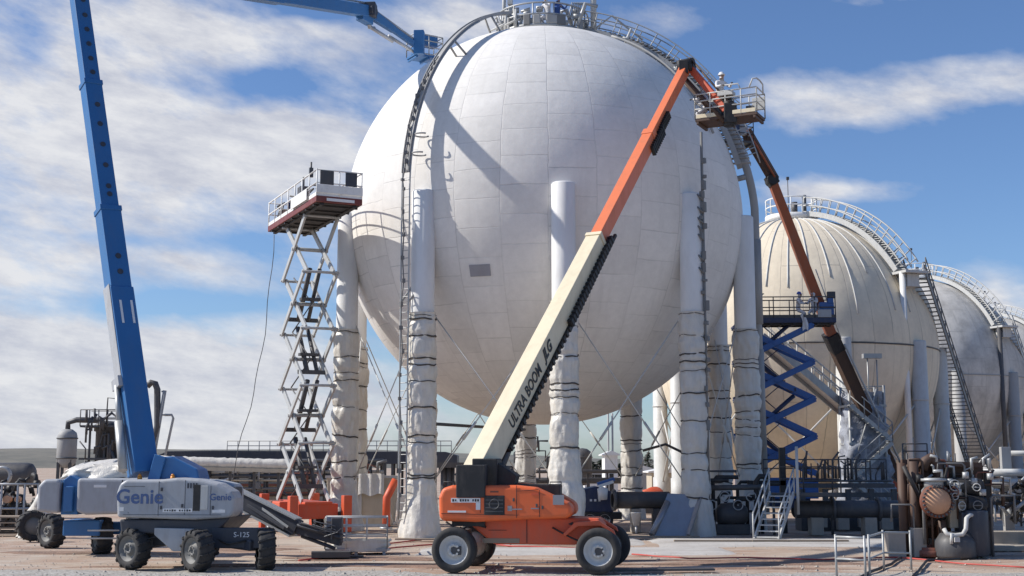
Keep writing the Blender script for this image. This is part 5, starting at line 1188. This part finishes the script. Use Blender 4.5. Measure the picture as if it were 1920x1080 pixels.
ground_line("air_hose", "short red hose beside the lowered basket at the left", [(560, 1052), (640, 1044), (720, 1021), (790, 1014)], .028, REDH, "hose", "hoses on the ground")
ground_line("air_hose", "black hose crossing the gravel below the angled railing", [(1606, 1090), (1640, 1072), (1672, 1060), (1690, 1048)], .04, BLACK, "hose", "hoses on the ground")
ground_line("air_hose", "black hose curving over the gravel below the brown pipe skid", [(1712, 1085), (1728, 1066), (1738, 1054), (1770, 1052), (1800, 1050)], .04, BLACK, "hose", "hoses on the ground")
rs = random.Random(90)
for i, (px, py, L, yaw, lab) in enumerate(((1000, 1012, 3.2, 4, "weathered board lying behind the orange boom lift chassis"), (1230, 1010, 3.4, -3, "weathered board on the slab left of the leaning metal sheet"), (1230, 1074, 3.2, 6, "dark board lying on the ground right of the orange boom lift"),
        (1370, 1018, 4.2, -2, "weathered board on the slab below the valve manifold"), (1500, 1018, 3.6, 2, "weathered board on the slab right of the access stair"), (800, 1015, 2.4, -5, "weathered board by the foot of the left wrapped leg"), (620, 1048, 1.7, 9, "dark timber block under the lowered basket"))):
    p = G(px, py); m = M(); h = .06 if i != 6 else .18; m.box((p.x, p.y, h / 2 + .05), (L * (1 if i != 6 else .7), .24 + .3 * (i == 6), h), R(yaw)); m.box((p.x + .3, p.y + .25, .06), (L * .8, .18, .05), R(yaw + 3)); solo("timber_board", lab, "board", m, DSTEEL if i in (2, 6) else TIMBER, "boards lying on the ground", .01)
# orange drop pipe and rubble at the left wrapped leg
o = thing("downpipe", "bent red orange pipe standing beside the left wrapped leg", "pipe", tuple(G(724, 995)))
p0, p1, p2 = A(724, 992, 52.0), A(725, 934, 52.0), A(742, 900, 52.2); m = M(); m.tube([p0, p1.lerp(p0, .1), p1, p1.lerp(p2, .2), p2], .16, 12); part(o, "pipe", m, REDOR); m = M(); m.lathe([(.16, 0), (.26, 0), (.26, .08), (.16, .08)], (p0.x, p0.y, max(.0, p0.z)), (0, 0, 1), 16, True); part(o, "flange", m, STEEL)
o = thing("scaffold_frame", "small collapsed steel frame at the foot of the left wrapped leg", "scaffold", tuple(G(755, 1000)))
m = M(); rs = random.Random(14); c_ = G(758, 998)
for k in range(12): a_ = c_ + V((rs.uniform(-.6, .6), rs.uniform(-.6, .2), rs.uniform(.05, .5))); m.tube([a_, a_ + V((rs.uniform(-.6, .6), rs.uniform(-.3, .3), rs.uniform(-.05, .7)))], .035, 6)
m.bar(c_ + V((-.6, -.3, .12)), c_ + V((.5, -.2, .2)), .2, .06); m.bar(c_ + V((.0, -.3, .1)), c_ + V((.35, -.1, .7)), .12, .05); part(o, "tube", m, LSTEEL)
m = M(); rows = [[c_ + V((-.3 + .14 * i + .06 * math.sin(j * 2.), -.25 - .03 * j, .05 + .2 * j + .05 * math.sin(i * 1.7 + j))) for i in range(8)] for j in range(9)]; m.grid(rows); part(o, "plastic_wrap", m, WRAP)

# ------------------------------------------------------------------ background left
def vessel(name, label, p, r, h, legs_h, mt, pipe=True, grp=None):
    o = thing(name, label, "vessel", (p[0], p[1], 0), group=grp); x, y = p
    m = M(); m.lathe([(0, legs_h - .3), (r * .6, legs_h - .2), (r, legs_h + .15), (r, legs_h + h - .25), (r * .9, legs_h + h), (r * .5, legs_h + h + .22), (0, legs_h + h + .28)], (x, y, 0), (0, 0, 1), 24); part(o, "tank", m, mt)
    for zz in (h - .4, .4): m = M(); m.ring((x, y, legs_h + zz), r + .02, .05, n=24); part(o, "band", m, DSTEEL)
    for k in range(4): a_ = R(45 + 90 * k); m = M(); m.box((x + r * .85 * math.cos(a_), y + r * .85 * math.sin(a_), (legs_h + .3) / 2), (.18, .18, legs_h + .3)); part(o, "leg", m, DSTEEL)
    if pipe: m = M(); m.tube([(x, y, legs_h + h + .1), (x, y, legs_h + h + .7), (x + .6, y, legs_h + h + .9), (x + 2.4, y, legs_h + h + .85)], .2, 8); part(o, "outlet_pipe", m, DSTEEL)
    return o
p = A(125, 850, 90); vessel("vertical_vessel", "grey upright vessel with domed top, left of the platform tower", (p.x, 90), .68, 2.2, 2.9, GREYL)
o = thing("platform_tower", "dark steel platform tower around a vessel at left, behind the blue boom", "tower", (A(200, 870, 86).x, 86, 0))
xa, xb = A(157, 870, 86).x, A(242, 870, 86).x; zp = A(200, 800, 86).z; m = M()
for x in (xa + .6, xa + 1.6, xb - .1): 
    for y in (85.2, 87): m.box((x, y, zp / 2), (.12, .12, zp))
for z in (zp * .6, zp): m.box(((xa + xb) / 2, 86, z), (xb - xa, 2.2, .14))
m.bar((xa + .6, 85.1, 1), (xa + 1.6, 85.1, zp), .08, .08); part(o, "frame", m, DSTEEL)
m = M()
for z in (.55, 1.1):
    for y in (84.9, 87.1): m.tube([(xa, y, zp + z), (xb, y, zp + z)], .035, 6)
for i in range(6): m.tube([(xa + (xb - xa) * i / 5, 84.9, zp), (xa + (xb - xa) * i / 5, 84.9, zp + 1.1)], .035, 6)
m.tube([(xa + 1.7, 85, zp), (xa + 1.75, 85, zp + 1.9), (xb, 85, zp + 1.75)], .05, 6); part(o, "handrail", m, DSTEEL)
m = M(); xv = A(198, 870, 86).x; m.lathe([(0, 1), (.72, 1.1), (.72, zp - .35), (.85, zp - .3), (.85, zp + .1), (.5, zp + .35), (0, zp + .4)], (xv, 86, 0), (0, 0, 1), 20); part(o, "vessel", m, DSTEEL)
m = M(); rs = random.Random(51)
for k in range(26): x = rs.uniform(xa + .4, xb); z = rs.uniform(1.2, zp + .5); m.tube([(x, 84.9, z), (x, 84.9, z + rs.uniform(.3, 1.2)), (x + rs.uniform(-.7, .7), 84.9, z + rs.uniform(.3, 1.2))], rs.uniform(.04, .1), 6)
part(o, "pipework", m, DSTEEL)
m = M(); m.tube([(A(228, 870, 84).x, 84, 0), (A(228, 870, 84).x, 84, A(228, 745, 84).z)], .2, 10); part(o, "riser_pipe", m, GREYL)
o = thing("gooseneck_pipe", "dark gooseneck pipe rising behind the blue boom", "pipe", (A(300, 870, 80).x, 80, 0))
gp_ = lambda x, y: A(x, y, 80); m = M(); m.tube([gp_(276, 724), gp_(284, 717), gp_(291, 719), gp_(295, 730), gp_(295, 800), V((gp_(295, 0).x, 80, 0))], .2, 10); part(o, "pipe", m, DSTEEL)
m = M(); m.tube([gp_(309, 732), V((gp_(309, 0).x, 80, 0))], .12, 8); m.tube([gp_(303, 734), gp_(312, 734)], .06, 6); m.tube([gp_(309, 778), gp_(322, 778), gp_(325, 784), V((gp_(324, 0).x, 80, 0))], .08, 8); m.tube([gp_(295, 778), gp_(309, 778)], .06, 6); part(o, "pipe", m, GREYL)
# long dark air cooler bank
o = thing("air_cooler", "long dark roofed cooler bank with handrails behind the left legs", "industrial plant", (A(580, 870, 108).x, 108, 0))
xa, xb = A(296, 870, 108).x, A(858, 870, 108).x; z0, z1 = A(0, 870, 108).z, A(0, 845, 108).z
m = M(); m.prism([(xa, z0), (xa - .3, z0 + .5), (xa + 1, z1 - .05), (xa + 5, z1), (xb - 1, z1 - .1), (xb, z1 - .4), (xb, z0)], 107, 111); part(o, "roof", m, HOODK, .04)
m = M(); k = 14
for i in range(k + 1):
    for dx_, y_ in ((0, 107.2), (.6, 110)): m = M(); x = xa + (xb - xa) * i / k; m.box((x + dx_, y_, z0 / 2), (.2, .2, z0)); part(o, "post", m, DSTEEL)
m = M()
for z in (.4, .8): m.tube([(xa + 6, 107.2, z1 + z), (xb - .5, 107.2, z1 + z)], .04, 6)
for i in range(22): x = xa + 6 + (xb - xa - 6.5) * i / 21; m.tube([(x, 107.2, z1 - .1), (x, 107.2, z1 + .8)], .035, 6)
part(o, "handrail", m, GREYL)
m = M(); rs = random.Random(29)
for k in range(40): x = rs.uniform(xa + 2, xb); z = rs.uniform(0, z0 - .5); m.tube([(x, 107.6, z), (x, 107.6, z + rs.uniform(.5, 1.6)), (x + rs.uniform(-1, 1), 107.6, z + rs.uniform(.5, 1.6))], rs.uniform(.08, .2), 8)
part(o, "pipework", m, DSTEEL)
o = thing("site_building", "low beige site building with windows, behind the red scissor lift", "building", (A(450, 870, 100).x, 100, 0))
xa, xb = A(318, 870, 100).x, A(600, 870, 100).x; zt_ = A(0, 878, 100).z
m = M(); m.box(((xa + xb) / 2, 101, zt_ / 2), (xb - xa, 3, zt_)); part(o, "wall", m, BEIGE)
for k in (0, 1, 3, 6):
    m = M(); x = xa + 1 + (xb - xa - 2) * k / 8; m.box((x, 99.47, 1.95), (.9, .06, .75)); w_ = part(o, "window", m, WHITE); m = M(); m.box((x, 99.43, 1.95), (.72, .04, .58)); part(w_, "pane", m, GLASS)
m = M(); m.box(((xa + xb) / 2, 99.2, 1.3), (xb - xa, .5, .18)); m.box(((xa + xb) / 2, 99.2, .7), (xb - xa, .4, .14)); part(o, "walkway", m, RUST)
m = M(); m.box(((xa + xb) / 2, 100.8, zt_ + .08), (xb - xa + .6, 3.6, .16)); part(o, "roof", m, BROWN)
o = thing("pipe_rack", "dark multi level pipe rack in front of the low beige building at left", "pipe rack", (A(450, 870, 92).x, 92, 0))
xa, xb = A(330, 870, 92).x, A(720, 870, 92).x; rs = random.Random(41)
for k in range(15):
    x = xa + (xb - xa) * k / 14; m = M(); m.box((x, 92, 1.5), (.16, .16, 3.0)); m.box((x, 93, 1.5), (.16, .16, 3.0)); m.box((x, 92.5, 1.9), (.12, .9, .12)); part(o, "post", m, DSTEEL)
for z, mt in ((.7, BROWN), (1.15, MIDG), (1.75, BEIGE), (2.05, DSTEEL), (2.35, GREYL), (2.9, DSTEEL), (3.15, MIDG)):
    m = M(); m.tube([(xa, 91.8, z), (xb, 91.8, z)], rs.uniform(.07, .15), 8); part(o, "pipe", m, mt)
for k in range(44):
    x = rs.uniform(xa, xb); z = rs.uniform(.2, 2.6); m = M(); m.tube([(x, 91.5, z), (x, 91.5, z + rs.uniform(.2, .9)), (x + rs.uniform(-.8, .8), 91.5, z + rs.uniform(.2, .9))], rs.uniform(.04, .12), 6)
    if k % 3 == 0: m.box((x, 91.5, z), (rs.uniform(.2, .6), .3, rs.uniform(.2, .5)))
    part(o, "branch_pipe", m, rs.choice((DSTEEL, BLACK, MIDG, LSTEEL, RUST)))
o = thing("lagged_pipe", "long white topped lagged pipe behind the blue boom lift", "pipe", (A(430, 870, 78).x, 78, 0))
a_, b_ = A(318, 866, 78), A(545, 872, 78); m = M(); P_ = [a_.lerp(b_, q / 40) + V((0, 0, .05 * noise.noise(V((q * .5, 1, 0))))) for q in range(41)]; m.tube([a_ + V((-.6, 0, .1))] + P_, [.3] + [.34 + .06 * noise.noise(V((q * .7, 0, 3))) for q in range(41)], 16); part(o, "pipe", m, WRAP); m = M(); m.bar(a_ + V((0, -.1, -.36)), b_ + V((0, -.1, -.36)), .5, .22); part(o, "tray", m, BEIGE)
m = M()
for k in range(5): p = a_.lerp(b_, (k + .5) / 5); m = M(); m.box((p.x, 78.1, p.z / 2 - .2), (.16, .16, p.z - .4)); part(o, "post", m, DSTEEL)
m = M(); p = A(318, 866, 77); m.bar(A(318, 862, 77.4), A(352, 878, 77.4), .1, .12); part(o, "brace", m, YELL)
for i, (px0, px1, py0, py1, Y, mt, lab) in enumerate(((612, 742, 892, 945, 60, BEIGE, "beige skip with white sheet over its rim, between the left legs"), (418, 446, 925, 946, 70, SCIBLUE, "small blue bin standing left of the red scissor lift"))):
    a_, b_ = A(px0, py0, Y), A(px1, py0, Y); zt_ = a_.z; o = thing("waste_skip" if i == 0 else "waste_bin", lab, "skip" if i == 0 else "bin", ((a_.x + b_.x) / 2, Y, 0))
    m = M(); w = b_.x - a_.x; cx = (a_.x + b_.x) / 2; m.prism([(a_.x + .15, .05), (a_.x, zt_), (b_.x, zt_), (b_.x - .15, .05)], Y, Y + 1.6); part(o, "body", m, mt, .03)
    m = M(); m.box((cx, Y - .02, zt_ - .05), (w + .1, .1, .12)); m.box((cx, Y - .03, zt_ * .5), (.1, .08, zt_ * .9)); part(o, "rim", m, LSTEEL if i == 0 else NAVY)
    if i == 0:
        m = M(); rows = [[V((cx - .1 + 1.2 * j / 12, Y - .1 - .06 * math.sin(j * 1.3) - .02 * k, zt_ + .1 - .14 * k + .06 * math.sin(j * .8) * (k > 4))) for j in range(13)] for k in range(8)]; m.grid(rows); part(o, "plastic_sheet", m, WRAP)
# left edge: horizontal vessel and pumps
o = thing("horizontal_vessel", "dark horizontal vessel with dished end at the left edge", "vessel", (A(20, 870, 70).x, 70, 0))
p = A(30, 890, 70); m = M(); m.lathe([(0, -5), (.65, -5), (.65, .6), (.6, .85), (.4, 1.0), (0, 1.05)], (p.x, 70, p.z), (1, 0, 0), 24); part(o, "shell", m, DSTEEL); m = M(); m.box((p.x - .3, 70, p.z / 2), (.3, .9, p.z)); m.box((p.x - 3, 70, p.z / 2), (.3, .9, p.z)); part(o, "saddle", m, DSTEEL)
m = M(); m.ring(A(4, 892, 66), .42, .1, (0, 1, 0), 20); part(o, "manway", m, STEEL)
o = thing("pump_skid", "tangled dark pump skid with pale frame behind the wrapped boom lift", "pump skid", (A(35, 870, 56).x, 56, 0))
m = M(); rs = random.Random(71)
for k in range(50):
    p = A(rs.uniform(-30, 78), rs.uniform(905, 985), 56 + rs.uniform(-1, 1.5)); d_ = V((rs.uniform(-.6, .6), rs.uniform(-.3, .3), rs.uniform(-.5, .5))); m.tube([p, p + d_ * .4 + V((0, 0, .2)), p + d_], rs.uniform(.03, .11), 8)
    if k % 3 == 0: m.cyl(p - V((.1, 0, 0)), p + V((.12, 0, 0)), rs.uniform(.12, .26), n=12)
m.box((A(25, 870, 57).x, 57, .6), (2.6, 1.2, 1.0)); part(o, "pipework", m, BLACK)
m = M(); xa, xb = A(4, 870, 54.6).x, A(76, 870, 54.6).x; zt_ = A(0, 908, 54.6).z
for z in (zt_, zt_ * .5): m.tube([(xa - 1, 54.6, z), (xb, 54.6, z)], .05, 8)
for px in (6, 36, 49, 74): x = A(px, 870, 54.6).x; m.tube([(x, 54.6, 0), (x, 54.6, zt_)], .05, 8)
part(o, "frame", m, STEEL)
m = M(); m.cyl(A(17, 936, 55), A(17, 936, 55) + V((0, -.3, 0)), .16); m.cyl(A(36, 936, 55), A(36, 936, 55) + V((0, -.25, 0)), .12); part(o, "gauge", m, PEACH)
m = M(); p = G(12, 1004)
for k in range(4): m.box((p.x, p.y, .1 + k * .22), (2.2, 1.2, .06)); m.box((p.x - .9, p.y, .0 + k * .22), (.12, 1.1, .16)); m.box((p.x + .9, p.y, .0 + k * .22), (.12, 1.1, .16))
solo("pallet_stack", "stack of weathered timber pallets at the left edge", "pallets", m, TIMBER)
m = M(); p = G(63, 1008); rows = []
for k in range(12):
    row = []
    for j in range(25):
        th = 2 * math.pi * (j % 24) / 24; f = k / 11; q = V((p.x + (.75 * (1 - f * .75)) * math.cos(th) + .5 * f, p.y + .5 * (1 - f * .6) * math.sin(th), 2.0 * f)); row.append(q + V((1, 1, .6)) * .22 * noise.noise(q * 2.1))
    rows.append(row)
m.grid(rows); m.f.append([len(m.v) - 25 + j for j in range(24)]); m.s.append(False); solo("plastic_bundle", "crumpled white plastic bundle on the ground left of the wrapped boom lift", "plastic bundle", m, WRAP)

# ------------------------------------------------------------------ background seen between the legs
p = A(1092, 870, 95); vessel("vertical_vessel", "dark upright vessel seen between the centre leg and the back leg", (p.x, 95), .72, 2.2, 1.6, DSTEEL, False)
o = thing("pipe_trestle", "dark pipe trestle with hanging pipes below the left of the white sphere", "pipe trestle", (A(830, 870, 75).x, 75, 0)); m = M()
za = A(0, 872, 75).z; xa, xb = A(790, 870, 75).x, A(870, 870, 75).x
m.box(((xa + xb) / 2, 75, za), (xb - xa, 1, .3)); 
for px in (806, 832, 842, 850, 864): x = A(px, 870, 75).x; m.tube([(x, 75, 0), (x, 75, za)], .18 if px in (832, 842) else .09, 8)
part(o, "frame", m, DSTEEL)
o = thing("pipe_trestle", "low grey pipe trestle with white pipe behind the centre leg", "pipe trestle", (A(1000, 870, 84).x, 84, 0)); m = M(); za = A(0, 884, 84).z
m.tube([(A(880, 870, 84).x, 84, za), (A(1180, 870, 84).x, 84, za)], .12, 8); m.tube([(A(880, 870, 84).x, 84.4, za - .6), (A(1180, 870, 84).x, 84.4, za - .6)], .2, 8); part(o, "pipe", m, DSTEEL); m = M()
for k in range(9): x = A(880 + 37 * k, 870, 84).x; m.box((x, 84.2, za / 2), (.14, .14, za))
part(o, "post", m, DSTEEL); m = M(); rs = random.Random(83)
for k in range(30): x = A(rs.uniform(925, 1080), 870, 83).x; z = rs.uniform(.4, 4); m.tube([(x, 83, z), (x, 83, z + .7), (x + rs.uniform(-.8, .8), 83, z + .7)], rs.uniform(.05, .14), 6)
part(o, "pipework", m, DSTEEL)
def house(name, label, px0, px1, top_, Y, mt, roofm, doors=()):
    a_, b_ = A(px0, top_, Y), A(px1, top_, Y); cx = (a_.x + b_.x) / 2; w = b_.x - a_.x; o = thing(name, label, "building", (cx, Y, 0))
    m = M(); m.box((cx, Y + 2, a_.z / 2), (w, 4, a_.z)); part(o, "wall", m, mt); m = M(); m.prism([(a_.x - .3, a_.z), (cx, a_.z + .35), (b_.x + .3, a_.z), (b_.x + .3, a_.z - .1), (a_.x - .3, a_.z - .1)], Y - .3, Y + 4.3); part(o, "roof", m, roofm)
    for f, ww, z0, z1, mm in doors: m = M(); m.box((a_.x + w * f, Y - .02, (z0 + z1) / 2), (ww, .06, z1 - z0)); part(o, "door" if z0 < .2 else "window", m, mm)
    return o
house("site_cabin", "pale cabin with dark doorway and light roof right of the back leg", 1222, 1300, 884, 100, BEIGE, WHITE, ((.28, .7, 0, 2.0, BLACK), (.6, .6, 1, 1.8, GLASS)))
house("site_cabin", "low grey cabin with white roof edge just right of the back leg", 1188, 1222, 880, 112, GREYL, WHITE, ((.3, .5, .8, 2, SCIBLUE),))
house("site_cabin", "small white equipment cabin left of the back leg", 1134, 1158, 852, 120, WHITE, WHITE, ((.5, .4, 0, 2, GLASS),))
house("site_cabin", "long low white building far behind between the legs", 1096, 1150, 888, 140, WHITE, GREYL, ((.2, .9, .8, 1.8, GLASS), (.5, .9, .8, 1.8, GLASS), (.8, .9, .8, 1.8, GLASS)))
m = M()
for px in (1141, 1149): p = A(px, 870, 121); m.tube([(p.x, 121, 0), (p.x, 121, A(px, 775, 121).z)], .1, 6)
solo("twin_mast", "pair of thin grey masts above the small white equipment cabin", "mast", m, GREYL)
# blue trailer unit
o = thing("compressor_trailer", "dark blue wheeled compressor with white round nose, right of the orange boom lift", "trailer", (A(1120, 870, 58).x, 58, 0))
a_, b_ = A(1088, 918, 58), A(1148, 918, 58); cx = (a_.x + b_.x) / 2; m = M(); m.prism([(a_.x, .75), (a_.x, a_.z), (cx, a_.z + .15), (b_.x, a_.z - .1), (b_.x, .75)], 57.4, 59.4); part(o, "body", m, NAVY, .06)
m = M(); m.lathe([(0, -.3), (.2, -.28), (.24, .2), (0, .3)], A(1130, 925, 57.1), (0, 0, 1), 16); m.bar(A(1122, 912, 57.4), A(1150, 903, 57.4), .3, .12); part(o, "nose_tank", m, WHITE); m = M(); m.bar(A(1120, 908, 57.6), A(1152, 898, 57.6), .3, .16); part(o, "lid", m, SCIBLUE)
m = M()
for k in range(3): m.box(A(1108 + k * 8, 938, 57.35), (.1, .03, .1))
part(o, "sticker", m, INKW)
for x in (a_.x + .4, b_.x - .4): wheel(o, (x, 57.5, .42), (0, -1, 0), .4, .25)
m = M(); m.box((cx + .3, 58, .6), (1.6, 1.2, .3)); part(o, "frame", m, BLACK)
m = M(); p = G(1128, 972); m.prism([(p.x - .5, .02), (p.x - .55, .55), (p.x - .4, .7), (p.x + .4, .7), (p.x + .55, .55), (p.x + .5, .02)], p.y - .3, p.y + .3); solo("tool_chest", "small black tool chest beside the dark blue compressor", "tool chest", m, BLACK, bevel=.03)
o = thing("orange_bundle", "heap of orange netting by the pale cabin", "netting", (A(1222, 870, 75).x, 75, 0)); m = M(); c_ = A(1222, 918, 75)
rows = []
for k in range(8):
    row = []
    for j in range(21):
        th = 2 * math.pi * (j % 20) / 20; f = k / 7; q = V((c_.x + .95 * math.cos(f * 1.5) * math.cos(th), 75 + .5 * math.cos(f * 1.5) * math.sin(th), .7 + .85 * math.sin(f * 1.5))); row.append(q + V((1, 1, 1)) * .15 * noise.noise(q * 3))
    rows.append(row)
m.grid(rows); part(o, "netting", m, ORANGE2); m = M(); m.box((c_.x, 75, .4), (1.6, .9, .72)); part(o, "crate", m, DSTEEL)
# conifers behind the cabins
def conifer(label, px, py_top, Y, w):
    t_ = A(px, py_top, Y); h = t_.z; o = thing("conifer_tree", label, "tree", (t_.x, Y, 0), group="dark trees behind the cabins"); rs = random.Random(int(px))
    m = M(); m.tube([(t_.x, Y, 0), (t_.x, Y, h * .95)], [w * .09, w * .02], 8); part(o, "trunk", m, BARK)
    m = M()
    for k in range(420):
        f = rs.random() ** .8; z = h * (.12 + .88 * f); rr = w * (1 - f) ** .8 * (.6 + .4 * math.sin(f * 40 + k)) * rs.uniform(.4, 1.05); th = rs.uniform(0, 6.283); c_ = V((t_.x + rr * math.cos(th), Y + rr * math.sin(th), z)); s_ = w * rs.uniform(.09, .22)
        d1 = V((math.cos(th), math.sin(th), -.4 + rs.random() * .4)) * s_; d2 = V((-math.sin(th), math.cos(th), rs.uniform(-.5, .5))) * s_ * .6
        m.add([c_ - d2, c_ + d1 - d2 * .3, c_ + d1 * 1.3, c_ + d2], [(0, 1, 2, 3)])
    part(o, "crown", m, LEAF)
for px, py, Y, w, lab in ((1198, 864, 210, 2.2, "small pointed dark tree just right of the back leg"), (1215, 848, 230, 2.0, "tallest pointed dark tree between the back leg and the right front leg"), (1238, 866, 240, 3.2, "broad low dark tree behind the pale cabin roof"), (1110, 866, 220, 2.6, "dark tree behind the upright dark vessel"), (1128, 862, 240, 3, "dark tree left of the small white equipment cabin"), (1166, 868, 260, 3.5, "low dark tree hidden behind the back leg"), (1064, 866, 250, 4, "low dark tree behind the centre leg")):
    conifer(lab, px, py, Y, w)
